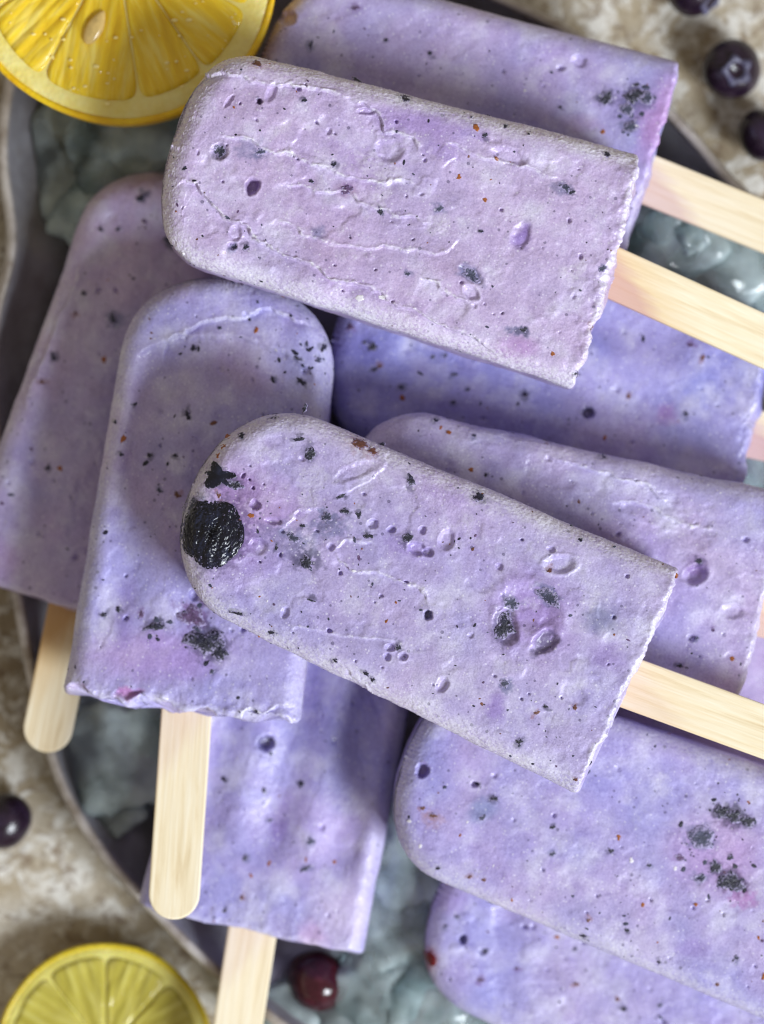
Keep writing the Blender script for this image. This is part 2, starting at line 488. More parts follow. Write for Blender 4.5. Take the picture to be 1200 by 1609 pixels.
    for k, sc_ in enumerate((0.92, 0.75, 0.5, 0.25, 0.04)):
        rg = base * np.array([1, sc_, sc_]); rg[:, 0] = -0.0006 * (1 - sc_ ** 2)
        idx = nv + k * m + np.arange(m); capV.append(rg)
        a = prev; bb = idx
        capF.append(np.stack([a, np.roll(a, -1), np.roll(bb, -1), bb], 1)[:, ::-1]); prev = idx
    V = np.concatenate([V] + capV); F = np.concatenate([F] + capF)
    # tip cap
    rg = R[-1] * np.array([1, 0.02, 0.02]); rg[:, 0] = L
    idx = len(V) + np.arange(m); V = np.concatenate([V, rg]); a = (Lx - 1) * m + np.arange(m)
    F = np.concatenate([F, np.stack([a, idx, np.roll(idx, -1), np.roll(a, -1)], 1)[:, ::-1]])
    # normals
    def normals(V):
        q = V[F]; fn = np.cross(q[:, 2] - q[:, 0], q[:, 3] - q[:, 1])
        N = np.zeros_like(V)
        for k in range(4): np.add.at(N, F[:, k], fn)
        return N / (np.linalg.norm(N, axis=1)[:, None] + 1e-20)
    N = normals(V)
    if N[(Lx // 2) * m + ny // 2, 2] < 0:
        F = F[:, ::-1].copy(); N = normals(V)
    istop = np.zeros(len(V), bool); istop[:Lx * m].reshape(Lx, m)[:, :ny] = True
    dT = np.zeros(len(V)); dT[:Lx * m].reshape(Lx, m)[:, :ny] = dt
    # relief
    D = 0.00042 * rough * fbm(V * np.array([60, 95, 80]) + seed * 3.1, seed, 3) + 0.00010 * rough * fbm(V * 300 + seed, seed + 3, 3) \
        + 0.000045 * rough * fbm(V * 1100 + seed, seed + 5, 2)
    top_i = np.where(istop)[0]; xy = V[top_i, :2].copy(); d_t = dT[top_i]
    wob = np.stack([fbm(V[top_i] * 260 + 9, seed + 21, 4, 0.6), fbm(V[top_i] * 260 + 77, seed + 22, 4, 0.6)], 1)
    inner = sstep(0.0015, 0.0055, d_t)
    add = np.zeros(len(top_i))
    # mould flutes: three shallow channels that stop short of both ends
    if flute:
        hwx = np.interp(xy[:, 0], xs, hw)
        t_ = xy[:, 1] / np.maximum(hwx, 1e-4)
        lw = sstep(0.012, 0.022, xy[:, 0]) * sstep(L - 0.011, L - 0.018, xy[:, 0] + 0.006 * (t_ ** 2) * 2)
        add += -flute * lw * (0.5 + 0.5 * np.cos(t_ * math.pi * 3.2)) * sstep(0.95, 0.75, np.abs(t_))
    if arch:
        hwx = np.interp(xy[:, 0], xs, hw); t_ = xy[:, 1] / np.maximum(hwx, 1e-4)
        ed = L - 0.0125 - 0.010 * np.abs(t_) ** 2.5 - xy[:, 0] + wob[:, 0] * 0.0009
        add += -arch * sstep(-0.0003, 0.0012, ed) * sstep(0.045, 0.02, ed) * sstep(0.9, 0.7, np.abs(t_)) + 0.15 * arch * np.exp(-((ed + 0.0004) / 0.0007) ** 2) * sstep(0.85, 0.6, np.abs(t_))
    rs = np.random.RandomState(seed)
    # random flakes: terrace edges of a thin frozen skin
    fl = fbm(np.column_stack([xy[:, 0] * 62, xy[:, 1] * 84, np.full(len(xy), seed * 1.7)]), seed + 31, 4, 0.55)
    for lev in (-0.30, 0.36):
        e_ = (fl - lev)
        add += 0.00017 * rough * sstep(-0.06, 0.08, e_) * inner
    rip = np.stack([fbm(V[top_i] * 700 + 31, seed + 24, 3, 0.6), fbm(V[top_i] * 700 + 57, seed + 25, 3, 0.6)], 1)
    xyw = xy + wob * 0.00050 + rip * 0.00030
    lipf = np.zeros(len(top_i))
    wobr = 0.0018 * np.stack([fbm(V[top_i] * 150 + 3, seed + 26, 3), fbm(V[top_i] * 150 + 91, seed + 27, 3)], 1)
    for (pts, step, lip, side_) in ridges:
        xyr = xyw + wobr
        q = np.array([p2l(*a_) for a_ in pts]); best = np.full(len(xy), 1e9); sg = np.zeros(len(xy)); tot = np.zeros(len(xy)); plen = 0.0
        for k in range(len(q) - 1):
            a_, b_ = q[k], q[k + 1]; ab = b_ - a_; l2 = ab @ ab
            t_ = np.clip(((xyr - a_) @ ab) / l2, 0, 1); c_ = xyr - a_ - t_[:, None] * ab
            dd = np.sqrt((c_ ** 2).sum(1)); up = dd < best
            best = np.where(up, dd, best); sg = np.where(up, np.sign(ab[0] * c_[:, 1] - ab[1] * c_[:, 0]), sg)
            tot = np.where(up, plen + t_ * math.sqrt(l2), tot); plen += math.sqrt(l2)
        sd = best * sg * side_
        along = tot / max(plen, 1e-9)
        endt = sstep(0.0, 0.14, along) * sstep(1.0, 0.82, along)
        lw_ = 0.00022 + 0.00030 * np.clip(0.5 + wob[:, 1], 0, 1)
        lipf = np.maximum(lipf, np.exp(-((sd + 0.00005) / lw_) ** 2) * min(1.0, lip * 5) * (0.25 + 0.75 * sstep(-0.25, 0.25, rip[:, 0] + 0.9 * wob[:, 0])) * endt)
        add += (-step * 1.9e-3 * np.exp(-np.maximum(sd, 0) / 0.0028) * sstep(-0.00008, 0.00028, sd) + lip * 1e-3 * np.exp(-((sd + 0.0001) / lw_) ** 2) * (1 + 1.2 * rip[:, 1])) * (best < 0.02) * endt
    pl = list(pits)
    allp = [(*p2l(px, py), rx / 7700, ry / 7700, math.radians(-ang) , dep, lip) for (px, py, rx, ry, ang, dep, lip) in pl]
    for k in range(int(30 * rough)):
        r_ = 0.00028 * (1 + 2.0 * rs.rand() ** 4)
        allp.append((L * (0.04 + 0.9 * rs.rand()), (rs.rand() - 0.5) * width * 0.8, r_, r_ * (0.6 + 0.5 * rs.rand()), rs.rand() * 3, 0.25 + 0.5 * rs.rand(), 0.02))
    axis_ang = math.atan2(X.y, X.x)
    for n_, (cx, cy, rx, ry, ang, dep, lip) in enumerate(allp):
        an = ang - axis_ang if n_ < len(pl) else ang
        dx, dy = xyw[:, 0] * 0.9 + xy[:, 0] * 0.1 - cx, xyw[:, 1] * 0.9 + xy[:, 1] * 0.1 - cy
        sel = (np.abs(dx) < 3 * max(rx, ry)) & (np.abs(dy) < 3 * max(rx, ry))
        if not sel.any(): continue
        u_ = (dx[sel] * math.cos(an) + dy[sel] * math.sin(an)) / rx; v_ = (-dx[sel] * math.sin(an) + dy[sel] * math.cos(an)) / ry
        r_ = np.sqrt(u_ ** 2 + v_ ** 2)
        add[sel] += -dep * 1.35e-3 * sstep(1.05, 0.55, r_) + lip * 1e-3 * np.exp(-((r_ - 1.15) / 0.16) ** 2)
    D[top_i] += add
    # frost crust makes the rim granular
    fr = sstep(0.0052, 0.0004, d_t + 0.0012 * wob[:, 0]) * frost
    fr = np.maximum(fr, frost * 0.9 * sstep(0.0016, 0.0004, xy[:, 0] + 0.0006 * wob[:, 1]))
    fr = np.maximum(fr, frost * 0.45 * sstep(0.25, 0.55, fbm(V[top_i] * 140 + 5, seed + 51, 4)))
    fr = np.maximum(fr, 0.95 * lipf)
    gran = np.abs(fbm(V[top_i] * 1500, seed + 61, 2))
    D[top_i] += (fr * 0.00030 + 0.00004 * rough) * gran
    V = V + N * D[:, None]
    # ragged open end
    eb = np.exp(-np.maximum(V[:, 0], 0) / 0.0025)
    sh = fbm(np.column_stack([V[:, 1] * 130, V[:, 2] * 130, np.full(len(V), seed * 2.3)]), seed + 71, 4, 0.6)
    V[:, 0] += eb * chip * sh * 1.6
    V[:, 2] += eb * chip * 0.6 * fbm(V * 420, seed + 72, 3)
    # colour
    C = np.tile(LAV, (len(V), 1))
    nb1 = fbm(V * 42 + 3 * seed, seed + 81, 4)[:, None]; nb2 = fbm(V * 55 + 7 * seed, seed + 82, 4)[:, None]; nb3 = fbm(V * 160 + seed, seed + 83, 4)[:, None]
    C = C + (BLU - C) * np.clip(blue + 1.1 * var * nb1, 0, 1) * 0.95
    C = C + (PNK - C) * np.clip(pink - 0.25 + 1.2 * var * nb2, 0, 1) * 0.8
    C = C + (GRY - C) * np.clip(0.05 + 0.9 * nb3, 0, 0.6)
    C *= 1 + 0.16 * nb3
    def addstain(px, py, rx, ry, ang, col, k_, spk):
        cx, cy = p2l(px, py); an = math.radians(-ang) - axis_ang; rm = 1.6 * max(rx, ry) / 7700 + 0.0012
        q_ = np.where((np.abs(xy[:, 0] - cx) < rm) & (np.abs(xy[:, 1] - cy) < rm))[0]
        if not len(q_): return
        dx, dy = xyw[q_, 0] - cx + wob[q_, 0] * 0.0010, xyw[q_, 1] - cy + wob[q_, 1] * 0.0010
        u_ = (dx * math.cos(an) + dy * math.sin(an)) / (rx / 7700); v_ = (-dx * math.sin(an) + dy * math.cos(an)) / (ry / 7700)
        f_ = sstep(1.25, 0.3, np.sqrt(u_ ** 2 + v_ ** 2))
        if spk: f_ = f_ * sstep(-0.15, 0.35, fbm(V[top_i[q_]] * 800, seed + 91, 3, 0.65) + (f_ - 0.5) * 0.9)
        C[top_i[q_]] += (np.array(lin(*col)) - C[top_i[q_]]) * (k_ * f_)[:, None]
    for st_ in stains: addstain(*st_)
    p.addstain = addstain
    me = mesh('frozen_body', V, F)
    me.materials.append(M['frozen'])
    p.me = me; me.color_attributes.new('Col', 'FLOAT_COLOR', 'POINT')
    p.write = lambda: me.color_attributes['Col'].data.foreach_set('color', np.column_stack([np.clip(C, 0, 1), np.ones(len(C))]).astype(np.float32).ravel())
    p.write()
    fa = me.attributes.new('frost', 'FLOAT', 'POINT'); ff = np.zeros(len(V), np.float32); ff[top_i] = fr
    fa.data.foreach_set('value', ff)
    link('frozen_body', me, None, e)
    p.top = V[top_i]; p.topN = normals(V)[top_i]; p.rs = rs; p.d = d_t
    # stick
    if stick:
        zt_ = 0.0011
        a_ = Vector((*p2l(*stick[0], zt_), 0)); b_ = Vector((*p2l(*stick[1], zt_), 0))
    else:
        a_ = Vector((0, 0, 0)); b_ = Vector((-0.05, 0.001, 0))
    make_stick(p, a_, b_, stick_len, stain, damp)
    return p

def make_stick(p, a, b, length, stain, damp):
    d = (b - a).normalized(); n = Vector((-d.y, d.x, 0)); wd = 0.0053; th = 0.0011; bv = 0.00035
    inside = 0.045; pts = []
    # stadium outline in stick coordinates
    k = 18
    for i in range(k + 1):
        t = -math.pi / 2 + math.pi * i / k; pts.append((length - wd + wd * math.cos(t), wd * math.sin(t)))
    for i in range(k + 1):
        t = math.pi / 2 + math.pi * i / k; pts.append((-inside + wd + wd * math.cos(t), wd * math.sin(t)))
    cx = (length - inside) / 2
    rs = random.Random(p.seed)
    def ring(ins, z):
        o = []
        for x, y in pts:
            s = (wd - ins) / wd
            core = min(max(x, -inside + wd), length - wd)
            o.append((core + (x - core) * s, y * s, z))
        return o
    rings = [ring(bv, -th), ring(0.3 * bv, -th + 0.3 * bv), ring(0, -th + bv), ring(0, th - bv), ring(0.3 * bv, th - 0.3 * bv), ring(bv, th)]
    V = [q for r in rings for q in r]; m = len(pts); F = []
    for r in range(len(rings) - 1):
        F += [(r * m + i, r * m + (i + 1) % m, (r + 1) * m + (i + 1) % m, (r + 1) * m + i) for i in range(m)]
    F.append(tuple(range(m))[::-1]); F.append(tuple((len(rings) - 1) * m + i for i in range(m)))
    # slight warp along the length
    V = [(x, y, z + 0.0004 * math.sin(x * 30 + p.seed)) for x, y, z in V]
    me = mesh('stick', V, F, smooth=False)
    o = link('stick', me, M['wood'], p.e)
    o.matrix_local = Matrix(((d.x, n.x, 0, a.x), (d.y, n.y, 0, a.y), (0, 0, 1, 0), (0, 0, 0, 1)))
    o['stain'] = stain; o['damp'] = damp

def surf(p, lx, ly):
    i = np.argmin((p.top[:, 0] - lx) ** 2 + (p.top[:, 1] - ly) ** 2)
    return p.top[i], p.topN[i]

def frame(nrm, ang):
    n = Vector(nrm).normalized(); t = Vector((1, 0, 0)); t = (t - n * t.dot(n)).normalized(); b = n.cross(t)
    return t * math.cos(ang) + b * math.sin(ang), -t * math.sin(ang) + b * math.cos(ang), n

def blob(rx, ry, bulge, seed, k=26, rings=7, jag=0.25):
    """irregular low dome with a skirt that sinks into the body"""
    rs = np.random.RandomState(seed)
    an = np.linspace(0, 2 * math.pi, k, endpoint=False)
    rad = 1 + jag * (0.55 * np.sin(2 * an + rs.rand() * 6) * rs.rand() + 0.5 * np.sin(3 * an + rs.rand() * 6) * rs.rand() + 0.35 * np.sin(5 * an + rs.rand() * 6)) + jag * 0.22 * (rs.rand(k) - 0.5)
    V = [(0, 0, bulge)]; F = []
    for r in range(1, rings + 1):
        f = r / rings
        z = bulge * (1 - f ** 2.2) - (0.0002 if r == rings else 0)
        for j in range(k):
            V.append((rx * rad[j] * f * math.cos(an[j]), ry * rad[j] * f * math.sin(an[j]), z + (0 if r == rings else bulge * 0.35 * (rs.rand() - 0.5))))
    lo_ = len(V)
    for j in range(k):
        V.append((rx * rad[j] * 0.9 * math.cos(an[j]), ry * rad[j] * 0.9 * math.sin(an[j]), -0.0009 - bulge * 0.4))
    V.append((0, 0, -0.001 - bulge * 0.5))
    F += [(0, 1 + j, 1 + (j + 1) % k) for j in range(k)]
    for r in range(rings):
        a = 1 + r * k; b = a + k
        F += [(a + j, b + j, b + (j + 1) % k, a + (j + 1) % k) for j in range(k)]
    e = len(V) - 1; a = lo_
    F += [(a + j, e, a + (j + 1) % k) for j in range(k)]
    return V, F

SOFT = {'dark': (58, 56, 84), 'slate': (104, 106, 146), 'plum': (122, 92, 150), 'rust': (150, 112, 124), 'skin': (84, 80, 110), 'red': (130, 60, 100)}
def piece(p, px, py, rx, ry, ang, mat, bulge=0.12, jag=0.5, name='berry_or_hole_shade', sink=0.0, k=26, rings=7, wrinkle=0.0):  # berry bits, also the sunk discs that paint shade into holes
    lx, ly = p.p2l(px, py)
    if mat in SOFT: p.addstain(px, py, rx * 1.55, ry * 1.55, ang, SOFT[mat], 0.62, 1)
    rx /= 7700; ry /= 7700
    seed = int(px * 13 + py * 7) % 100000
    V, F = blob(rx, ry, bulge * min(rx, ry), seed, k, rings, jag)
    V = np.array(V)
    ax = math.atan2(p.M[1][0], p.M[0][0]); a = math.radians(-ang) - ax
    if wrinkle:
        wn = fbm(np.column_stack([V[:, 0] * 430 + 30 * V[:, 1], V[:, 1] * 95, V[:, 2] * 0 + 3]), seed, 2)
        V[:, 2] += wrinkle * np.abs(wn) * (V[:, 2] > -0.0001)
    Q = np.column_stack([V[:, 0] * math.cos(a) - V[:, 1] * math.sin(a), V[:, 0] * math.sin(a) + V[:, 1] * math.cos(a), V[:, 2] - sink])
    rad = 1.7 * max(rx, ry) + 0.0006
    S = p.top[(np.abs(p.top[:, 0] - lx) < rad) & (np.abs(p.top[:, 1] - ly) < rad)]
    if len(S) == 0: return
    if len(S) > 4000: S = S[::2]
    d2 = (Q[:, None, 0] + lx - S[None, :, 0]) ** 2 + (Q[:, None, 1] + ly - S[None, :, 1]) ** 2
    d2 -= d2.min(1)[:, None]
    wt = np.exp(-d2 / 0.00028 ** 2)
    zs = (wt * S[None, :, 2]).sum(1) / wt.sum(1)
    z0 = zs[0]
    Q[:, 2] += zs - z0
    me = mesh(name, Q, F); o = link(name, me, M[mat], p.e)
    rimv = np.ones(len(V), np.float32); rimv[0] = 0
    for r_ in range(rings): rimv[1 + r_ * k:1 + (r_ + 1) * k] = (r_ + 1) / rings
    me.attributes.new('rim', 'FLOAT', 'POINT').data.foreach_set('value', rimv)
    o.location = (lx, ly, z0)
    return o

def flecks(p, n, spots=(), dark=0.66, smin=0.00016, smax=0.00055):
    """small loose berry bits: one joined part"""
    rs = np.random.RandomState(p.seed + 500)
    mats = ['dark', 'slate', 'rust', 'orange', 'pale', 'plum']
    V = []; F = []; MI = []
    def one(c, nr, rx, ry, ang, mi):
        X, Y, Z = frame(nr, ang); k = 7; b = len(V)
        hgt = 0.16 * min(rx, ry) + 0.00003
        V.append(Vector(c) + Z * hgt)
        js = 0.7 + 0.6 * rs.rand(k)
        for j in range(k):
            a = 2 * math.pi * j / k
            V.append(Vector(c) + (X * rx * math.cos(a) + Y * ry * math.sin(a)) * js[j] * 0.7 + Z * hgt * 0.7)
        for j in range(k):
            a = 2 * math.pi * j / k
            V.append(Vector(c) + (X * rx * math.cos(a) + Y * ry * math.sin(a)) * js[j] - Z * (0.00025))
        for j in range(k):
            F.append((b, b + 1 + j, b + 1 + (j + 1) % k)); MI.append(mi)
            F.append((b + 1 + j, b + 1 + k + j, b + 1 + k + (j + 1) % k, b + 1 + (j + 1) % k)); MI.append(mi)
    for q in range(int(n * 1.5)):
        lx = p.L * rs.rand(); ly = (rs.rand() - 0.5) * W0
        if perlin(np.array([[lx * 70, ly * 70, p.seed * 0.7]]), 5)[0] < rs.rand() * 0.5 - 0.25: continue
        c, nr = surf(p, lx, ly)
        u = rs.rand()
        mi = 0 if u < dark * 0.6 else 1 if u < dark else 2 if u < dark + 0.10 else 3 if u < dark + 0.2 else 4 if u < dark + 0.26 else 5
        r = smin + (smax - smin) * rs.rand() ** 3
        one(c, nr, r * (1 + rs.rand() * 1.2), r, rs.rand() * 6.3, mi)
    for (px, py, rad, cnt, mk) in spots:       # clusters: centre, spread, count, kind
        lx, ly = p.p2l(px, py)
        for q in range(cnt):
            a = rs.rand() * 6.3; d = rad / 7700 * rs.rand() ** 0.6 if cnt > 1 else 0
            c, nr = surf(p, lx + d * math.cos(a), ly + d * math.sin(a))
            r = (0.0002 + 0.0005 * rs.rand() ** 2) if cnt > 1 else rad / 7700
            mi = mats.index(mk) if rs.rand() < 0.75 or cnt == 1 else (1 if mk == 'dark' else 0)
            one(c, nr, r * (1 + 0.8 * rs.rand() if cnt > 1 else 1.25), r, rs.rand() * 6.3, mi)
    p.write()
    me = bpy.data.meshes.new('berry_fleck'); me.from_pydata([tuple(v) for v in V], [], F)
    for k in mats: me.materials.append(M[k])
    me.polygons.foreach_set('material_index', MI); me.update()
    o = link('berry_fleck', me, None, p.e); tag(o, kind='stuff')

DK = (50, 50, 74); MG = (162, 112, 180); PU = (128, 100, 178); SL = (92, 98, 140); PL = (150, 118, 190)

# --- topmost popsicle, in focus
P1 = make_pop('P1', (990, 1073), 0.0715, (301, 759), 0.0700, 11,
    'frosty lavender popsicle on top of the pile with a wrinkled dark blueberry in its tip', nx=500, ny=300, blue=0.26, pink=0.32, var=0.40, rough=1.1, frost=0.6,
    chip=0.0009, stick=((1008, 1080), (1200, 1150)), stick_len=0.048, stain=0.12, damp=0.25, tipR=0.019, tipP=2.2,
    pits=[(673, 967, 8, 8, 0, 1.6, 0.06), (615, 832, 7, 6, 0, 0.7, 0.04), (585, 824, 7, 9, 70, 0.7, 0.03), (702, 848, 12, 18, 15, 0.55, 0.06), (664, 833, 6, 7, 0, 0.7, 0.03),
          (655, 862, 15, 12, 20, 0.7, 0.10), (672, 868, 9, 8, 0, 0.8, 0.05), (401, 793, 9, 8, 0, 0.8, 0.08), (430, 818, 16, 6, 10, 0.5, 0.03), (405, 858, 16, 14, 0, 0.35, 0.03),
          (880, 887, 25, 15, -8, 0.6, 0.16), (832, 955, 52, 36, 25, 0.5, 0.18), (795, 985, 20, 30, -15, 0.7, 0.12), (855, 1008, 26, 18, -35, 0.75, 0.06),
          (608, 1032, 6, 6, 0, 0.7, 0.05), (632, 1032, 8, 7, 0, 0.7, 0.1), (612, 1018, 8, 6, 0, 0.6, 0.12), (695, 1075, 9, 14, 20, 0.6, 0.05), (520, 860, 6, 6, 0, 0.6, 0.03), (448, 962, 7, 11, 20, 0.4, 0.03),
          (518, 991, 4, 4, 0, 0.8, 0.03), (535, 900, 4, 4, 0, 0.7, 0.02), (958, 1150, 7, 7, 0, 0.7, 0.04), (1063, 925, 7, 6, 0, 0.6, 0.05), (900, 1090, 26, 20, 40, 0.25, 0.03), (560, 740, 40, 12, -20, 0.25, 0.05)],
    ridges=[([(522, 866), (535, 885), (560, 898), (600, 905), (630, 915), (655, 930), (675, 958)], 0.30, 0.16, -1), ([(522, 866), (545, 853), (590, 852)], 0.22, 0.12, -1),
            ([(445, 825), (470, 800), (500, 796), (530, 802)], 0.22, 0.10, -1), ([(440, 990), (500, 993), (590, 1005), (640, 1012)], 0.10, 0.08, -1),
            ([(540, 775), (570, 765), (600, 740), (610, 700)], 0.12, 0.03, -1), ([(545, 1050), (565, 1075), (600, 1105)], 0.15, 0.12, -1)],
    stains=[(400, 790, 90, 60, 30, MG, 0.40, 0), (365, 840, 62, 70, 10, (118, 84, 150), 0.65, 1), (370, 770, 60, 40, 10, (126, 92, 156), 0.5, 1), (450, 850, 70, 40, 20, SL, 0.55, 1), (515, 825, 45, 25, 0, SL, 0.6, 1), (830, 960, 90, 70, 25, PL, 0.6, 0), (860, 940, 30, 22, 30, SL, 0.6, 1),
            (945, 970, 30, 24, 0, SL, 0.6, 0), (780, 1110, 16, 30, 10, PU, 0.6, 0), (955, 1030, 40, 25, 10, PU, 0.4, 0), (480, 880, 40, 28, 30, DK, 0.6, 1), (395, 880, 60, 90, 60, PL, 0.35, 0),
            (795, 1075, 18, 18, 0, SL, 0.6, 1), (570, 705, 40, 22, 20, (150, 110, 130), 0.5, 1), (640, 860, 60, 20, 20, PU, 0.35, 1), (700, 760, 80, 30, 25, PL, 0.3, 1)])
piece(P1, 332, 838, 51, 56, 12, 'skin', 0.20, 0.10, 'blueberry', 0.0002, 90, 36, 0.0008)
piece(P1, 306, 800, 22, 24, -60, 'slate', 0.04, 0.3, 'blueberry_skin', 0.0, 40, 12)
piece(P1, 342, 748, 28, 15, 22, 'skin', 0.05, 0.9, 'blueberry_skin', 0.0, 44, 12, 0.0002)
piece(P1, 368, 762, 15, 8, 15, 'dark', 0.15, 0.5)
for a in [(487, 713, 11, 14, 0, 'dark'), (481, 884, 17, 9, 45, 'dark'), (470, 690, 13, 4, -12, 'dark'), (430, 655, 9, 3, -12, 'dark'), (565, 697, 18, 10, 20, 'rust'), (585, 708, 10, 7, 20, 'rust'),
          (645, 754, 8, 12, -20, 'dark'), (752, 781, 11, 9, 40, 'dark'), (792, 985, 17, 26, -15, 'dark'), (803, 948, 16, 13, 0, 'slate'), (855, 1010, 24, 15, -35, 'dark'), (862, 938, 22, 15, 30, 'slate'), (378, 684, 8, 6, -20, 'dark'),
          (372, 964, 14, 4, 12, 'dark'), (488, 943, 9, 3, 20, 'dark'), (640, 845, 11, 9, -50, 'dark'), (578, 842, 10, 6, 10, 'dark'), (541, 803, 9, 6, 0, 'dark'), (563, 808, 8, 6, 20, 'dark'),
          (673, 967, 7, 7, 0, 'dark'), (815, 1165, 8, 5, 15, 'dark'), (912, 848, 6, 4, 20, 'dark'), (575, 1058, 7, 5, 40, 'dark'), (585, 1068, 6, 4, 60, 'dark'), (527, 1038, 6, 4, 20, 'dark'),
          (625, 1018, 6, 7, 0, 'dark'), (475, 826, 6, 4, 10, 'dark'), (434, 860, 3, 8, 5, 'dark'), (425, 994, 6, 5, 0, 'dark'), (792, 1074, 8, 10, 0, 'slate'), (373, 820, 8, 6, 10, 'orange'), (394, 810, 6, 5, 0, 'orange'),
          (343, 778, 4, 8, -10, 'rust'), (357, 686, 5, 6, 20, 'orange'), (349, 701, 5, 7, 20, 'orange'), (341, 715, 4, 6, 20, 'orange'), (1065, 905, 4, 4, 0, 'orange'), (863, 897, 6, 5, 0, 'rust'), (903, 1112, 5, 5, 0, 'rust'),
          (905, 1225, 5, 4, 0, 'rust'), (843, 1120, 7, 4, -30, 'rust'), (857, 1110, 5, 4, 0, 'dark'), (477, 640, 4, 9, 30, 'dark'), (600, 697, 5, 4, 0, 'dark'), (535, 780, 10, 4, -30, 'dark'), (513, 812, 12, 8, 10, 'slate'), (460, 845, 14, 9, 30, 'slate')]:
    piece(P1, *a, k=14, rings=4, bulge=0.10, sink=0.00155 if a[:2] == (673, 967) else (0.0005 if a[0] in (790, 855) else 0.0))  # the disc sunk deep in the small round pit paints its shade
flecks(P1, 190, smax=0.00040)

# --- upper popsicle
P2 = make_pop('P2', (958, 426), 0.0615, (270, 225), 0.0670, 22,
    'lavender popsicle with long wavy ridges and an oval hole, its tip beside the lemon half', nx=480, ny=290, blue=0.02, pink=0.62, var=0.35, rough=1.35, frost=0.75,
    chip=0.0015, stick=((972, 432), (1200, 535)), stick_len=0.048, stain=0.45, damp=0.55, tipR=0.0145, tipP=2.7,
    pits=[(396, 293, 11, 15, 25, 1.9, 0.10), (408, 160, 5, 5, 0, 1.5, 0.03), (345, 237, 15, 14, 0, 0.6, 0.06), (428, 145, 8, 18, 20, 0.45, 0.05), (360, 158, 5, 14, 40, 0.4, 0.03), (800, 245, 32, 14, 15, 0.6, 0.08), (818, 370, 17, 24, 20, 0.45, 0.0), (612, 235, 22, 18, 20, 0.5, 0.1),
          (575, 175, 16, 5, 0, 0.5, 0.05), (740, 432, 24, 12, 35, 0.4, 0.06), (740, 460, 14, 9, 40, 0.5, 0.14), (950, 480, 7, 7, 0, 0.6, 0.0), (690, 560, 10, 6, 0, 0.4, 0.0), (370, 365, 10, 14, 10, 0.4, 0.1), (365, 385, 8, 6, 0, 0.5, 0.1)],
    ridges=[([(295, 135), (320, 112), (370, 118), (430, 130), (480, 138), (560, 155)], 0.45, 0.16, -1),
            ([(335, 220), (352, 215), (430, 228), (480, 250), (545, 280), (590, 290), (640, 288), (680, 305)], 0.42, 0.22, -1),
            ([(440, 283), (490, 297), (545, 308), (560, 322), (600, 328), (640, 345), (690, 355)], 0.35, 0.16, -1),
            ([(262, 300), (285, 290), (312, 292), (322, 310), (350, 335), (400, 370), (440, 395), (490, 415), (530, 440), (600, 455)], 0.45, 0.26, -1),
            ([(400, 345), (450, 350), (520, 380), (560, 390), (610, 385), (700, 395), (745, 372)], 0.28, 0.12, -1),
            ([(520, 438), (580, 450), (640, 480), (690, 510), (750, 530), (800, 560)], 0.30, 0.16, -1),
            ([(660, 437), (690, 452), (712, 470), (740, 475)], 0.3, 0.22, -1),
            ([(540, 150), (600, 178), (605, 205), (645, 215), (660, 240)], 0.35, 0.14, -1), ([(700, 225), (760, 245), (830, 262), (880, 290)], 0.25, 0.12, -1)],
    stains=[(660, 195, 90, 28, 15, PL, 0.5, 0), (395, 238, 40, 24, 0, SL, 0.5, 1), (740, 432, 26, 15, 35, SL, 0.8, 0), (820, 370, 18, 26, 20, PU, 0.75, 0), (548, 300, 20, 16, 0, (130, 95, 130), 0.6, 0), (810, 545, 36, 24, 0, MG, 0.5, 0), (815, 518, 26, 10, 10, SL, 0.7, 1),
            (500, 365, 14, 14, 0, SL, 0.6, 0), (410, 100, 30, 14, 0, (150, 100, 90), 0.4, 1), (880, 300, 30, 14, 20, SL, 0.5, 1), (690, 235, 50, 18, 15, PU, 0.4, 1), (740, 205, 40, 16, 10, PU, 0.4, 1), (560, 245, 60, 30, 20, PL, 0.3, 1)])
for a in [(345, 236, 10, 12, 0, 'dark'), (740, 432, 22, 10, 35, 'slate'), (638, 152, 11, 8, 10, 'dark'), (598, 332, 5, 10, -25, 'dark'), (562, 121, 10, 3, 30, 'dark'), (478, 157, 6, 5, 0, 'dark'), (489, 284, 6, 4, 30, 'dark'), (404, 98, 8, 9, 0, 'rust'),
          (748, 200, 6, 8, -30, 'orange'), (762, 212, 6, 5, 0, 'dark'), (795, 197, 5, 5, 0, 'dark'), (545, 297, 10, 10, 0, 'plum'), (690, 328, 8, 7, 10, 'slate'), (408, 160, 5, 5, 0, 'dark'), (396, 292, 8, 11, 25, 'plum'), (755, 363, 5, 4, 0, 'dark'), (946, 422, 8, 8, 0, 'slate'), (822, 518, 9, 5, -10, 'dark'),
          (906, 588, 5, 5, 0, 'dark'), (868, 556, 4, 5, 0, 'orange'), (928, 514, 5, 6, 0, 'rust'), (721, 278, 4, 6, 30, 'orange'), (762, 314, 4, 5, 0, 'orange'), (955, 242, 7, 6, 0, 'dark'), (888, 295, 10, 8, 20, 'slate'), (898, 302, 6, 5, 0, 'dark'), (409, 238, 10, 6, 0, 'slate'), (386, 388, 5, 7, 20, 'dark'), (368, 388, 6, 8, 10, 'slate'), (290, 264, 5, 4, 0, 'dark'), (524, 258, 6, 6, 0, 'dark'), (640, 430, 6, 5, 0, 'slate'), (600, 467, 6, 5, 0, 'pale'), (565, 468, 8, 7, 0, 'pale')]:
    piece(P2, *a, k=14, rings=4, bulge=0.10, sink=0.0017 if a[:2] == (396, 292) else (0.0014 if a[:2] == (408, 160) else 0.0))  # the two sunk pieces colour in the shade of their holes
flecks(P2, 150, smax=0.00042)

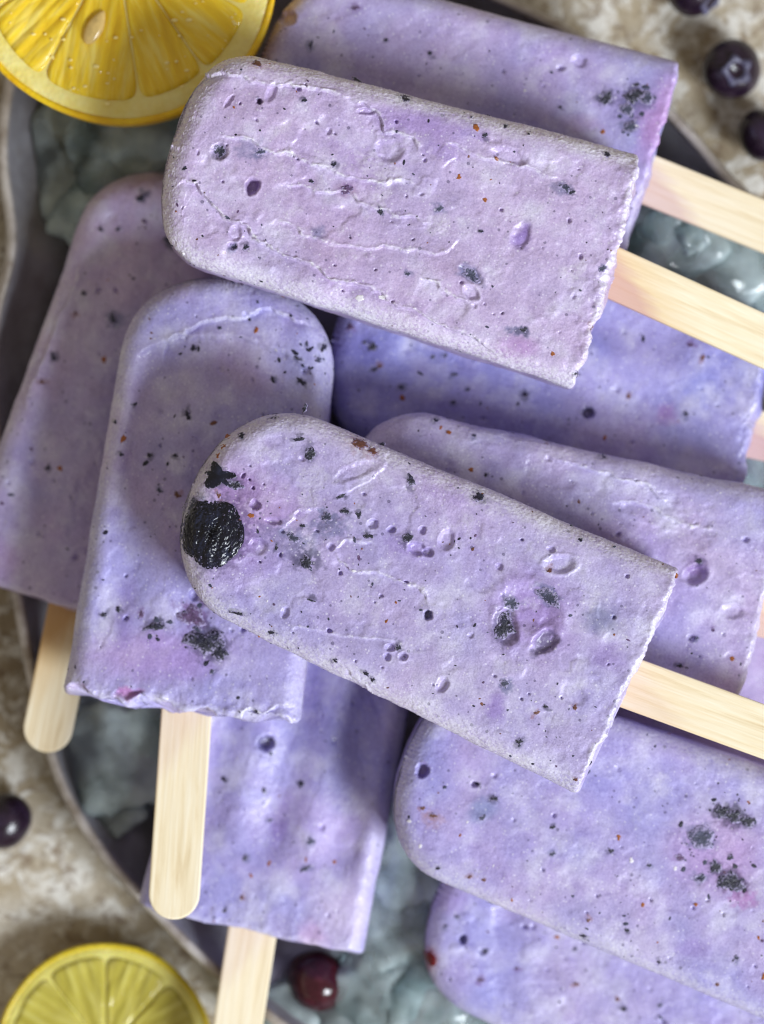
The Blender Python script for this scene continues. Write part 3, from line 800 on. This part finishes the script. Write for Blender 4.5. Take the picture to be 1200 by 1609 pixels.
# --- left popsicle lying across, square to the camera
L2 = make_pop('L2', (285, 1110), 0.0512, (372, 434), 0.0465, 33,
    'pale blue-violet popsicle with an arched ridge and stick pointing straight down, left of centre', nx=330, ny=210, blue=0.48, pink=0.25, rough=0.9, frost=0.35, chip=0.0016,
    stick=((291, 1143), (271, 1440)), stick_len=0.0402, stain=0.15, damp=0.12, flute=0.0009, arch=0.0012, tipR=0.0185, tipP=2.15,
    pits=[(120, 1085, 18, 9, 20, 1.0, 0.0), (200, 1088, 24, 6, 0, 0.7, 0.05), (305, 935, 10, 10, 0, 0.7, 0.0), (480, 580, 6, 9, 60, 0.5, 0.0)],
    ridges=[([(252, 575), (264, 548), (280, 525), (310, 508), (350, 496), (400, 490), (450, 493), (500, 512)], 0.75, 0.10, -1), ([(110, 1080), (150, 1105), (210, 1110), (270, 1122), (340, 1125), (420, 1115), (475, 1105)], 0.9, 0.2, -1)],
    stains=[(325, 1000, 40, 30, 20, DK, 0.75, 1), (300, 960, 36, 22, 20, (110, 84, 130), 0.7, 1), (245, 985, 24, 14, -20, DK, 0.7, 1), (250, 1030, 130, 50, 0, (170, 130, 196), 0.5, 0), (120, 1085, 20, 8, 15, MG, 0.7, 0), (200, 1088, 26, 8, 0, (170, 80, 150), 0.6, 0), (480, 560, 60, 40, 0, (176, 176, 226), 0.5, 0), (195, 960, 25, 60, 10, PU, 0.35, 0)])
for a in [(322, 1008, 32, 26, 20, 'dark'), (345, 1022, 18, 18, 0, 'dark'), (302, 968, 24, 20, 10, 'plum'), (244, 984, 20, 9, -20, 'dark'), (325, 945, 14, 12, 0, 'plum'), (310, 990, 10, 8, 0, 'slate'), (162, 966, 6, 6, 0, 'dark'), (185, 957, 6, 6, 0, 'dark'), (294, 651, 7, 9, -20, 'dark'), (303, 545, 6, 8, 30, 'dark'), (193, 689, 5, 8, 0, 'orange'), (234, 714, 7, 5, -20, 'dark'), (190, 714, 5, 4, 0, 'dark'),
          (508, 545, 5, 12, 30, 'dark'), (473, 598, 11, 6, 30, 'dark'), (467, 563, 8, 4, 20, 'dark'), (428, 595, 5, 8, -30, 'dark'), (482, 540, 4, 7, 0, 'slate'), (500, 565, 8, 5, 10, 'slate'), (444, 462, 8, 4, 10, 'orange'), (402, 518, 5, 6, 0, 'orange'), (278, 777, 8, 6, 0, 'rust'), (250, 770, 6, 6, 0, 'slate'), (222, 965, 5, 9, 10, 'plum'), (211, 634, 5, 4, 0, 'dark'), (180, 662, 4, 5, 0, 'dark'), (333, 1055, 6, 5, 0, 'slate'), (275, 715, 6, 4, 0, 'dark')]:
    piece(L2, *a, k=14, rings=4, bulge=0.12)
flecks(L2, 110, spots=[(325, 1012, 38, 12, 'dark'), (300, 965, 34, 10, 'dark'), (246, 985, 24, 6, 'dark'), (485, 570, 45, 14, 'dark')])

# --- far left, lowest
L1 = make_pop('L1', (100, 950), 0.0295, (313, 280), 0.0255, 44,
    'shaded mauve popsicle at the far left, its short stick crossing the tray rim', nx=250, ny=160, blue=0.20, pink=0.5, rough=1.2, frost=0.30,
    stick=((114, 955), (76, 1140)), stick_len=0.0318, stain=0.10, damp=0.9, flute=0.0006, ridges=[([(130, 400), (100, 480), (70, 560), (30, 650)], 0.4, 0.1, -1)],
    stains=[(235, 300, 50, 30, 0, (160, 130, 150), 0.4, 0), (10, 880, 40, 40, 0, MG, 0.35, 0), (180, 500, 20, 14, 0, SL, 0.6, 0), (270, 380, 20, 14, 0, DK, 0.6, 1)])
for a in [(75, 735, 6, 6, 0, 'dark'), (131, 460, 6, 5, 0, 'dark'), (83, 560, 6, 10, -20, 'dark'), (177, 500, 11, 12, 0, 'slate'), (163, 565, 5, 7, 0, 'orange'), (118, 492, 4, 5, 0, 'rust'), (222, 310, 12, 8, -20, 'dark'), (265, 378, 13, 6, 20, 'dark'), (158, 360, 5, 5, 0, 'dark'), (185, 360, 5, 5, 0, 'dark'), (94, 736, 5, 6, 0, 'orange'), (65, 600, 7, 5, 0, 'rust')]:
    piece(L1, *a, k=12, rings=4)
flecks(L1, 60)

# --- lower middle
L3 = make_pop('L3', (392, 1463), 0.0305, (541, 800), 0.0300, 55,
    'violet-blue popsicle with finger-like grooves at bottom centre, stick leaving the lower edge', nx=260, ny=170, width=0.0496, blue=0.58, pink=0.27, rough=0.9, frost=0.25, flute=0.0017,
    stick=((393, 1484), (374, 1609)), stick_len=0.045, stain=0.15, damp=0.05, pits=[(418, 1168, 15, 14, 0, 1.8, 0.05)],
    stains=[(440, 1290, 14, 60, 15, PU, 0.5, 0), (540, 1440, 50, 60, 0, (206, 190, 222), 0.5, 0), (490, 1470, 30, 30, 0, PNK if False else (200, 160, 205), 0.5, 0)])
piece(L3, 418, 1168, 13, 12, 0, 'dark', 0.1, 0.1, 'berry_or_hole_shade', 0.0016, 14, 4)  # dark disc at the pit bottom stands in for the hole's shade
for a in [(473, 1232, 6, 8, 0, 'dark'), (414, 1242, 6, 5, 0, 'dark'), (488, 1322, 8, 9, 30, 'slate'), (424, 1290, 6, 4, 0, 'slate'), (351, 1225, 6, 6, 0, 'dark'), (385, 1348, 7, 7, 0, 'slate'), (353, 1431, 6, 4, -20, 'dark'), (480, 1365, 14, 5, -30, 'slate'), (525, 1355, 4, 4, 0, 'orange'), (380, 1410, 4, 6, 0, 'rust')]:
    piece(L3, *a, k=12, rings=4)
flecks(L3, 50)

# --- behind the upper one, top of frame
R1 = make_pop('R1', (1018, 273), 0.0405, (408, 88), 0.0405, 66,
    'blue and pink tinged popsicle with dark berry patch at the top edge, partly covered', nx=260, ny=170, blue=0.45, pink=0.35, rough=0.8, frost=0.1, chip=0.0008,
    stick=((1032, 287), (1200, 355)), stick_len=0.048, stain=0.40, damp=0.08, flute=0.0005, pits=[(450, 26, 18, 14, 10, 0.7, 0.12), (910, 95, 12, 12, 0, 0.5, 0.0)],
    stains=[(990, 165, 44, 44, 0, (110, 96, 150), 0.6, 1), (1040, 190, 40, 90, 15, (198, 138, 200), 0.55, 0), (950, 153, 16, 14, 0, DK, 0.7, 0), (450, 20, 20, 16, 0, (160, 120, 150), 0.5, 0), (915, 195, 40, 16, 10, MG, 0.3, 0)])
for a in [(952, 154, 15, 13, 0, 'dark'), (996, 150, 20, 14, 0, 'dark'), (985, 172, 14, 14, 0, 'slate'), (990, 200, 18, 10, 0, 'slate'), (1016, 154, 13, 14, 0, 'slate'), (1000, 133, 6, 5, 0, 'dark'), (675, 83, 5, 6, 0, 'dark'), (606, 62, 4, 5, 0, 'dark'), (488, 70, 5, 10, 0, 'slate'), (558, 12, 8, 6, 0, 'plum'), (880, 168, 4, 4, 0, 'dark'), (947, 207, 5, 5, 0, 'orange')]:
    piece(R1, *a, k=12, rings=4)
flecks(R1, 60, spots=[(1000, 150, 34, 10, 'slate'), (990, 195, 22, 6, 'slate')])

# --- right side, under the upper one
R2 = make_pop('R2', (1182, 672), 0.0330, (521, 531), 0.0330, 77,
    'deep violet-blue popsicle with a round black hole, lying beneath the ridged one on the right', nx=260, ny=170, blue=0.72, pink=0.20, rough=0.8, frost=0.1, chip=0.0014,
    stick=((1186, 682), (1300, 706)), stick_len=0.045, stain=0.6, damp=0.1, flute=0.0013, pits=[(925, 650, 10, 10, 0, 1.8, 0.05)],
    stains=[(1048, 650, 20, 20, 0, MG, 0.5, 0), (560, 560, 60, 70, 0, (120, 116, 196), 0.5, 0), (690, 560, 70, 20, 10, (112, 112, 190), 0.5, 1)])
piece(R2, 925, 650, 9, 9, 0, 'dark', 0.1, 0.1, 'berry_or_hole_shade', 0.0016, 14, 4)  # sunk dark disc, painted shade that turns the hole black
for a in [(585, 545, 9, 9, 20, 'dark'), (550, 513, 8, 7, 0, 'plum'), (572, 538, 5, 5, 0, 'slate'), (588, 580, 6, 6, 0, 'slate'), (630, 608, 9, 6, 0, 'slate'), (632, 625, 5, 7, 0, 'orange'), (714, 588, 7, 5, 0, 'slate'), (712, 632, 7, 5, 0, 'slate'), (596, 575, 6, 5, 0, 'rust'), (825, 620, 6, 6, 0, 'dark'), (814, 634, 4, 4, 0, 'dark'), (1104, 562, 5, 7, 0, 'rust'), (988, 622, 5, 6, 0, 'rust'), (735, 612, 6, 4, -30, 'slate'), (680, 560, 5, 5, 0, 'slate'), (700, 558, 4, 5, 0, 'slate'), (950, 688, 4, 5, 0, 'orange'), (1085, 542, 7, 5, 0, 'plum'), (1078, 650, 6, 6, 0, 'slate')]:
    piece(R2, *a, k=12, rings=4)
flecks(R2, 80)

R3 = make_pop('R3', (1197, 961), 0.0505, (523, 786), 0.0510, 88,
    'lavender popsicle with a lumpy surface on the right, half hidden behind the topmost one', nx=300, ny=200, blue=0.36, pink=0.34, rough=1.6, frost=0.30,
    stick_len=0.04, flute=0.0004, pits=[(1093, 902, 20, 16, -30, 1.1, 0.15), (1150, 960, 20, 12, 0, 0.4, 0.1)], ridges=[([(860, 720), (930, 730), (1010, 760), (1060, 800)], 0.3, 0.15, -1), ([(960, 790), (1030, 800), (1080, 830), (1140, 840)], 0.3, 0.15, -1)],
    stains=[(1130, 830, 70, 50, 10, (176, 168, 214), 0.5, 1), (1095, 890, 20, 18, 0, (120, 86, 150), 0.7, 0), (1020, 860, 40, 30, 0, PU, 0.35, 0)])
for a in [(1098, 882, 8, 6, 0, 'dark'), (1150, 1035, 5, 5, 0, 'orange'), (1068, 1046, 7, 5, 10, 'dark'), (705, 679, 5, 5, 0, 'orange'), (685, 660, 6, 4, 0, 'dark'), (745, 684, 4, 5, 0, 'slate'), (860, 697, 5, 4, 0, 'rust'), (950, 716, 5, 5, 0, 'dark'), (740, 738, 5, 5, 0, 'orange'), (763, 746, 4, 4, 0, 'dark'), (1093, 1003, 5, 5, 0, 'slate'), (1120, 990, 4, 4, 0, 'plum')]:
    piece(R3, *a, k=12, rings=4)
flecks(R3, 90)

R4 = make_pop('R4', (1282, 1434), 0.0490, (637, 1187), 0.0490, 99,
    'large lavender popsicle at lower right with a dark speckled berry patch near the right edge', nx=330, ny=210, blue=0.38, pink=0.34, rough=0.8, frost=0.45,
    stick_len=0.04, flute=0.0002, pits=[(663, 1211, 12, 12, 0, 1.7, 0.05), (746, 1232, 6, 6, 0, 1.0, 0.12)],
    stains=[(1145, 1285, 46, 28, 10, DK, 0.75, 1), (1100, 1318, 32, 28, 0, SL, 0.8, 1), (1150, 1385, 40, 28, 20, DK, 0.75, 1), (1168, 1412, 34, 26, 0, (160, 96, 168), 0.6, 1), (1130, 1340, 90, 70, 10, (172, 130, 190), 0.5, 0), (760, 1275, 30, 20, -30, (120, 136, 180), 0.6, 0), (1090, 1490, 30, 20, 0, PU, 0.4, 0), (680, 1285, 30, 16, 20, (160, 130, 150), 0.5, 1)])
piece(R4, 663, 1211, 10, 9, 0, 'plum', 0.1, 0.1, 'berry_or_hole_shade', 0.0015, 14, 4)  # plum disc down in the pit paints the hole's shade
for a in [(1133, 1275, 15, 15, 0, 'dark'), (1152, 1282, 16, 14, 0, 'dark'), (1174, 1290, 14, 13, 0, 'dark'), (1102, 1316, 26, 22, 20, 'slate'), (1148, 1386, 27, 17, 20, 'dark'), (1124, 1362, 10, 15, -20, 'dark'), (1100, 1380, 14, 9, 0, 'slate'), (1068, 1348, 10, 7, 10, 'plum'), (1147, 1348, 6, 6, 0, 'dark'), (776, 1255, 7, 7, 0, 'dark'), (750, 1232, 4, 4, 0, 'dark'), (960, 1337, 6, 5, 0, 'dark'), (868, 1300, 7, 4, -10, 'dark'), (868, 1342, 7, 5, -20, 'slate'),
          (972, 1316, 4, 6, 0, 'orange'), (985, 1462, 5, 5, 0, 'dark'), (916, 1472, 8, 4, 15, 'dark'), (1020, 1360, 5, 5, 0, 'slate'), (1035, 1512, 4, 4, 0, 'dark'), (924, 1446, 4, 5, 0, 'rust'), (1010, 1422, 4, 5, 0, 'orange'), (992, 1352, 5, 5, 0, 'pale'), (1061, 1365, 4, 4, 0, 'pale'), (758, 1285, 9, 5, -30, 'slate'), (680, 1282, 9, 5, 10, 'rust'), (664, 1270, 5, 5, 0, 'rust'), (688, 1365, 5, 4, 0, 'dark'), (760, 1383, 5, 4, 0, 'rust'), (738, 1378, 5, 4, 0, 'rust'), (660, 1330, 4, 4, 0, 'pale'), (1157, 1505, 5, 6, 0, 'slate'), (1127, 1547, 5, 4, 0, 'rust')]:
    piece(R4, *a, k=14, rings=4)
flecks(R4, 120, spots=[(1150, 1283, 46, 12, 'dark'), (1102, 1316, 34, 8, 'slate'), (1145, 1378, 44, 12, 'dark'), (1085, 1360, 24, 6, 'slate')])

R5 = make_pop('R5', (1307, 1672), 0.0275, (690, 1397), 0.0275, 111,
    'bluish popsicle with a dark red berry on its tip, lowest at the bottom right corner', nx=250, ny=160, blue=0.55, pink=0.2, rough=1.3, frost=0.15, stick_len=0.03, flute=0.0005,
    pits=[(727, 1475, 8, 8, 0, 1.5, 0.04), (760, 1495, 8, 6, 0, 0.5, 0.0)],
    stains=[(672, 1510, 24, 22, 0, (140, 60, 100), 0.7, 0), (700, 1410, 50, 30, 0, (160, 130, 200), 0.4, 0)])
piece(R5, 676, 1508, 10, 16, -25, 'red', 0.35, 0.1, 'berry_or_hole_shade', 0.0, 18, 5)
piece(R5, 727, 1475, 7, 7, 0, 'dark', 0.1, 0.1, 'berry_or_hole_shade', 0.0013, 14, 4)  # dark disc sunk in the pit, shade put in as colour
for a in [(905, 1546, 6, 5, 0, 'rust'), (980, 1585, 7, 6, 30, 'dark'), (970, 1570, 5, 5, 0, 'rust'), (875, 1473, 6, 4, 0, 'orange'), (762, 1495, 9, 5, -30, 'slate'), (717, 1440, 5, 4, 0, 'slate'), (700, 1455, 4, 4, 0, 'slate'), (904, 1491, 4, 4, 0, 'dark'), (1037, 1580, 7, 5, -30, 'slate'), (755, 1540, 8, 5, -20, 'plum'), (812, 1522, 5, 4, 0, 'plum')]:
    piece(R5, *a, k=12, rings=4)
flecks(R5, 80)

R6 = make_pop('R6', (1330, 1100), 0.0270, (680, 948), 0.0270, 122,
    'lilac popsicle almost hidden, a sliver showing at the right edge below the lumpy one', nx=140, ny=90, blue=0.1, pink=0.8, rough=0.8, frost=0.1, stick_len=0.03)
flecks(R6, 30)

# ------------------------------------------------------------------ ice
def ico(sub):
    import bmesh
    bm = bmesh.new(); bmesh.ops.create_icosphere(bm, subdivisions=sub, radius=1.0)
    V = np.array([v.co[:] for v in bm.verts]); F = [tuple(v.index for v in f.verts) for f in bm.faces]; bm.free()
    return V, F
IV, IF = ico(4)
def ice(px, py, zc, sx, sy, sz, rot, seed, label):
    u = IV / (np.abs(IV) ** 4).sum(1)[:, None] ** 0.25
    rs = np.random.RandomState(seed)
    P = u * 1.15 * (1 + 0.34 * fbm(IV * 1.5 + seed, seed, 3)[:, None] + 0.04 * fbm(IV * 4 + seed, seed + 4, 2)[:, None]) * np.array([sx, sy, sz])
    me = mesh('ice_cube', P, IF)
    o = link('ice_cube', me, M['ice'])
    o.location = at(px, py, zc); o.rotation_euler = (0.15 * (rs.rand() - 0.5), 0.15 * (rs.rand() - 0.5), rot)
    o.location.z = max(zc, TRAY_Z + sz * 1.02)
    tag(o, label, 'ice', 'ice pieces lying in the tray')
for a in [(205, 232, 0.012, 0.011, 0.008, 0.007, 0.3, 1, 'rounded cloudy ice piece on the tray just below the lemon half'),
          (158, 330, 0.010, 0.007, 0.009, 0.006, -0.5, 2, 'clear ice piece squeezed against the tip of the far left popsicle'),
          (110, 262, 0.008, 0.006, 0.012, 0.004, 0.1, 3, 'thin ice sliver along the left wall of the tray below the lemon'),
          (196, 1185, 0.011, 0.009, 0.011, 0.007, 0.2, 4, 'grey ice piece between the two lowest left popsicle sticks'),
          (178, 1262, 0.009, 0.0045, 0.006, 0.004, 0.8, 5, 'small dim ice piece beside the hanging stick near the lower tray rim'),
          (1062, 378, 0.013, 0.010, 0.008, 0.008, 0.4, 6, 'glinting ice piece between the two upper right sticks'),
          (1140, 418, 0.011, 0.010, 0.009, 0.007, -0.3, 7, 'grey ice piece under the upper right stick, nearer the right edge'),
          (1200, 455, 0.010, 0.008, 0.010, 0.006, 0.2, 8, 'ice piece cut by the right edge between the upper sticks'),
          (640, 1335, 0.011, 0.008, 0.012, 0.007, 0.1, 9, 'dark shaded ice piece in the gap left of the large lower right popsicle'),
          (612, 1440, 0.010, 0.009, 0.009, 0.006, 0.5, 10, 'teal ice piece beside the corner of the bottom centre popsicle'),
          (690, 1575, 0.010, 0.010, 0.008, 0.006, -0.4, 12, 'bright ice piece under the tip of the lowest right popsicle'),
          (590, 1555, 0.009, 0.007, 0.009, 0.005, 0.9, 13, 'bright bluish ice piece right of the dark red berry'),
          (640, 1510, 0.009, 0.006, 0.006, 0.005, 0.2, 14, 'small glassy ice chip between the red berry and lowest right popsicle'),
          (440, 1590, 0.008, 0.007, 0.006, 0.004, 0.3, 15, 'pale ice piece at the bottom edge between stick and red berry'),
          (1200, 748, 0.010, 0.008, 0.008, 0.006, 0.3, 16, 'ice piece at the right edge just below the violet-blue popsicle stick')]:
    ice(*a)
for a in [(655, 1405, 0.010, 0.008, 0.010, 0.006, 0.7, 21, 'ice piece in shade under the tip of the lowest right popsicle'),
          (545, 1595, 0.008, 0.006, 0.007, 0.004, 0.4, 22, 'white ice chip at the bottom edge directly below the dark red berry'),
          (760, 1625, 0.008, 0.008, 0.007, 0.004, 1.0, 23, 'ice chip at the bottom edge under the side of the lowest right popsicle'),
          (1040, 350, 0.020, 0.004, 0.003, 0.003, 1.0, 24, 'tiny sparkling ice chip just below the topmost stick'),  # this tiny chip and the next are added to catch glints
          (1085, 372, 0.021, 0.003, 0.003, 0.003, 0.5, 25, 'tiny sparkling ice chip midway between the two upper right sticks')]:
    ice(*a)

# ------------------------------------------------------------------ blueberries
def blueberry(px, py, z0, r, tilt, azim, mat, label, crown=True):
    nu, nv = 40, 26; V = []; F = []
    for i in range(nv + 1):
        th = math.pi * i / nv
        for j in range(nu):
            ph = 2 * math.pi * j / nu
            rr = r * (1 + 0.018 * math.sin(3 * ph + px) * math.sin(th) + 0.012 * math.sin(5 * th + ph))
            z = rr * math.cos(th) * 0.88
            if crown and th < 0.36: z -= r * 0.20 * (1 - (th / 0.36) ** 2)
            V.append((rr * math.sin(th) * math.cos(ph), rr * math.sin(th) * math.sin(ph), z))
    for i in range(nv):
        F += [(i * nu + j, (i + 1) * nu + j, (i + 1) * nu + (j + 1) % nu, i * nu + (j + 1) % nu) for j in range(nu)]
    e = empty('blueberry', loc=at(px, py, z0 + r * 0.9)); e.rotation_euler = (tilt, 0, azim)
    tag(e, label, 'blueberry', 'loose frozen blueberries')
    link('berry_skin', mesh('berry_skin', V, F), M[mat], e)
    if crown:
        V = []; F = []; k = 50
        for j in range(k):
            ph = 2 * math.pi * j / k; star = 0.5 + 0.5 * math.cos(5 * ph)
            for (q, z) in ((0.27, 0.86), (0.36 + 0.03 * star, 0.90 + 0.05 * star), (0.42 + 0.14 * star ** 1.5, 0.865 + 0.035 * star), (0.40 + 0.12 * star ** 1.5, 0.80)):
                V.append((r * q * math.cos(ph), r * q * math.sin(ph), r * (z - 0.07)))
        for j in range(k):
            F += [(j * 4 + i, ((j + 1) % k) * 4 + i, ((j + 1) % k) * 4 + i + 1, j * 4 + i + 1) for i in range(3)]
        link('crown', mesh('crown', V, F), M['crown'], e)

blueberry(1149, 109, 0, 0.0066, 0.22, 0.6, 'blueberry', 'round dark blueberry with a pale crown on the stone near the top right')
blueberry(1200, 212, 0, 0.0060, 0.9, 2.0, 'blueberry', 'nearly black blueberry cut by the right edge below the crowned berry', False)
blueberry(1092, -18, 0, 0.0064, 1.2, 0.8, 'blueberry', 'dark blueberry cut by the top edge of the picture')
blueberry(499, 1541, TRAY_Z, 0.0071, 1.3, 2.5, 'redberry', 'glossy dark red berry under the corner of the bottom centre popsicle', False)
blueberry(6, 1290, 0, 0.0065, 1.2, 4.0, 'blueberry', 'dark purple blueberry on the stone at the left edge', False)

# ------------------------------------------------------------------ lemons
def lemon(center, core, R, thick, z0, rot_tilt, spokes, pith_w, rind_w, mats, label, seed, seeds=(), oval=1.0, drops=0):
    """a cut lemon lying face up: rind shell, pith disc, one mesh per segment"""
    s = (CAM_H - z0 - thick) / FPX
    fc = at(*center, z0 + thick); e = empty('lemon', loc=(fc.x, fc.y, z0)); e.rotation_euler = rot_tilt
    tag(e, label, 'lemon', 'cut lemons')
    cx, cy = (core[0] - center[0]) * s, -(core[1] - center[1]) * s
    n = 160
    an = np.linspace(0, 2 * math.pi, n, endpoint=False)
    Rn = R * (1 + 0.010 * np.sin(2 * an + seed) + 0.006 * np.sin(3 * an + 1.3 * seed) + 0.003 * np.sin(7 * an))
    Ry = Rn
    def ring(f, z, ins=0.0): return np.stack([(Rn * f - ins) * np.cos(an), (Rn * f - ins) * np.sin(an) * oval, np.full(n, z)], 1)
    # rind: outer wall rounding under, and a thin ring on the cut face
    rg = [ring(0.35, 0.0), ring(0.66, 0.0003), ring(0.84, thick * 0.12), ring(0.94, thick * 0.38), ring(0.985, thick * 0.68), ring(1.0, thick - 0.0006), ring(1.0, thick - 0.0002, 0.00015), ring(1.0, thick, 0.0005), ring(1.0, thick, rind_w), ring(1.0, thick - 0.002, rind_w)]
    V = np.concatenate(rg); F = []
    for k in range(len(rg) - 1):
        F += [(k * n + i, k * n + (i + 1) % n, (k + 1) * n + (i + 1) % n, (k + 1) * n + i) for i in range(n)]
    F.append(tuple(range(n))[::-1])
    link('rind', mesh('rind', V, F), mats[0], e)
    rg = [ring(1.0, thick - 0.0003, rind_w + 0.00002), ring(1.0, thick + 0.0001, rind_w + 0.0008)]
    for f in (0.86, 0.7, 0.5, 0.3, 0.12, 0.01):
        q = ring(f, thick - 0.0002, rind_w); rg.append(q)
    V = np.concatenate(rg); V[:, 2] += 0.00018 * fbm(V * 260, seed, 3); F = []
    for k in range(len(rg) - 1):
        F += [(k * n + i, k * n + (i + 1) % n, (k + 1) * n + (i + 1) % n, (k + 1) * n + i) for i in range(n)]
    link('pith', mesh('pith', V, F), mats[1], e)
    # segments
    sp = sorted(spokes); m = len(sp); rs = np.random.RandomState(seed)
    def rim(a):                       # distance from core to the pith along angle a
        d = np.array([math.cos(a), math.sin(a)]); lo_, hi = 0.0, 3 * R
        for _ in range(40):
            md = (lo_ + hi) / 2; q = np.array([cx, cy]) + d * md; q[1] /= oval
            if np.hypot(*q) < R - pith_w: lo_ = md
            else: hi = md
        return lo_
    for k in range(m):
        a0 = math.radians(-sp[k]); a1 = math.radians(-sp[(k + 1) % m])
        while a1 > a0: a1 -= 2 * math.pi
        mid = (a0 + a1) / 2; gap = 0.00018; K = 72
        # polygon of the wedge (core-centred), inset from the spokes, corners rounded by smoothing
        half = (a0 - a1) / 2
        pts = []
        for t in np.linspace(0, 1, 25): pts.append((a0, 0.0022 + (rim(a0) - 0.0022) * t, 1))
        for t in np.linspace(0, 1, 22)[1:-1]: a = a0 + (a1 - a0) * t; pts.append((a, rim(a), 0))
        for t in np.linspace(1, 0, 25): pts.append((a1, 0.0022 + (rim(a1) - 0.0022) * t, -1))
        P = []
        for a, r_, sd in pts:
            q = np.array([math.cos(a), math.sin(a)]) * r_
            if sd: q = q + gap * sd * np.array([math.sin(a), -math.cos(a)])
            P.append(q)
        P = np.array(P)
        for _ in range(7): P = 0.5 * P + 0.25 * (np.roll(P, 1, 0) + np.roll(P, -1, 0))
        # local x along the wedge
        cm, sm = math.cos(-mid), math.sin(-mid)
        Q = np.stack([P[:, 0] * cm - P[:, 1] * sm, P[:, 0] * sm + P[:, 1] * cm], 1)
        c = np.array([Q[:, 0].max() * 0.66, 0.0]); kk = len(Q); V = []; F = []
        fr_ = [1.0, 0.985, 0.95, 0.88, 0.76, 0.6, 0.42, 0.22]
        zz = [-0.0005, 0.0000, 0.00030, 0.0005, 0.0004, 0.0003, 0.0003, 0.0003]
        for f, z in zip(fr_, zz):
            V += [(c[0] + (x - c[0]) * f, c[1] + (y - c[1]) * f, z) for x, y in Q]
        V.append((c[0], c[1], 0.0003)); V = np.array(V)
        V[:, 2] += 0.00028 * fbm(np.column_stack([V[:, 0] * 120, V[:, 1] * 420, V[:, 2] * 0 + k]), seed + k, 3)
        for r_ in range(len(fr_) - 1):
            F += [(r_ * kk + i, (r_ + 1) * kk + i, (r_ + 1) * kk + (i + 1) % kk, r_ * kk + (i + 1) % kk) for i in range(kk)]
        F += [((len(fr_) - 1) * kk + i, len(V) - 1, (len(fr_) - 1) * kk + (i + 1) % kk) for i in range(kk)]
        o = link('segment', mesh('segment', V, F), mats[2], e)
        o.location = (cx, cy, thick); o.rotation_euler = (0, 0, mid)
    for (px, py, a_, b_, ang) in seeds:
        V = []; F = []; nu, nv = 24, 16
        for i in range(nv + 1):
            t = i / nv; x = -1 + 2 * t; rad = math.sqrt(max(0, 1 - x * x)) * (1 - 0.45 * max(0, x) ** 1.3)
            for j in range(nu):
                ph = 2 * math.pi * j / nu
                V.append((a_ * x, b_ * rad * math.cos(ph) * (1 + 0.04 * math.sin(3 * ph)), b_ * 0.6 * rad * math.sin(ph)))
        for i in range(nv): F += [(i * nu + j, i * nu + (j + 1) % nu, (i + 1) * nu + (j + 1) % nu, (i + 1) * nu + j) for j in range(nu)]
        o = link('seed', mesh('seed', V, F), mats[3], e)
        o.location = ((px - center[0]) * s, -(py - center[1]) * s, thick + 0.0009); o.rotation_euler = (0, 0, math.radians(-ang))
    # beads of juice added to give the wet cut face its glints
    V = []; F = []; JV, JF = ico(2)
    for k in range(drops):
        a = rs.rand() * 6.28; r_ = R * (0.25 + 0.62 * rs.rand() ** 0.5); sz = 0.00016 + 0.00030 * rs.rand() ** 2
        b = len(V); V += (JV * sz * np.array([1 + rs.rand(), 1, 0.7]) + np.array([r_ * math.cos(a), r_ * math.sin(a), thick + 0.00055])).tolist()
        F += [tuple(b + i for i in f) for f in JF]
    if drops:
        me = bpy.data.meshes.new('juice_glint_drop'); me.from_pydata(V, [], F); me.update()
        tag(link('juice_glint_drop', me, M['drop'], e), kind='stuff')
    return e

rindA = mat_rind('lemon_rind', lin(232, 180, 12), lin(246, 208, 36)); rindB = mat_rind('pale_lemon_rind', lin(196, 172, 28), lin(214, 190, 52))
pithA = mat_rind('lemon_pith', lin(236, 214, 108), lin(246, 234, 158)); pithB = mat_rind('pale_lemon_pith', lin(214, 200, 92), lin(230, 222, 134))
pulpA = mat_pulp('lemon_pulp', lin(224, 178, 22), lin(242, 208, 54), lin(252, 236, 140), 0.35); pulpB = mat_pulp('pale_lemon_pulp', lin(164, 152, 56), lin(190, 180, 84), lin(216, 210, 136), 0.2)
seedm = mat_plain('lemon_seed', lin(222, 190, 120), 0.2, 0.2, 500, 0.6)
lemon((186, -54), (180, -95), 0.0335, 0.0255, 0.0175, (0, 0, 0), [28, 55.5, 81, 118, 150, 188, 226, 262, 300, 334], 0.0050, 0.0013, (rindA, pithA, pulpA, seedm),
      'bright yellow lemon half with a plump seed at the top left corner', 3, seeds=[(150, 44, 0.0040, 0.0018, -62)], drops=130)
lemon((163, 1650), (166, 1652), 0.0237, 0.008, 0.001, (0, 0, 0), [270, 312, 352, 32, 75, 112, 150, 190, 232], 0.0030, 0.0012, (rindB, pithB, pulpB, seedm),
      'dull yellow-green lemon slice on the stone at the bottom left corner', 7)
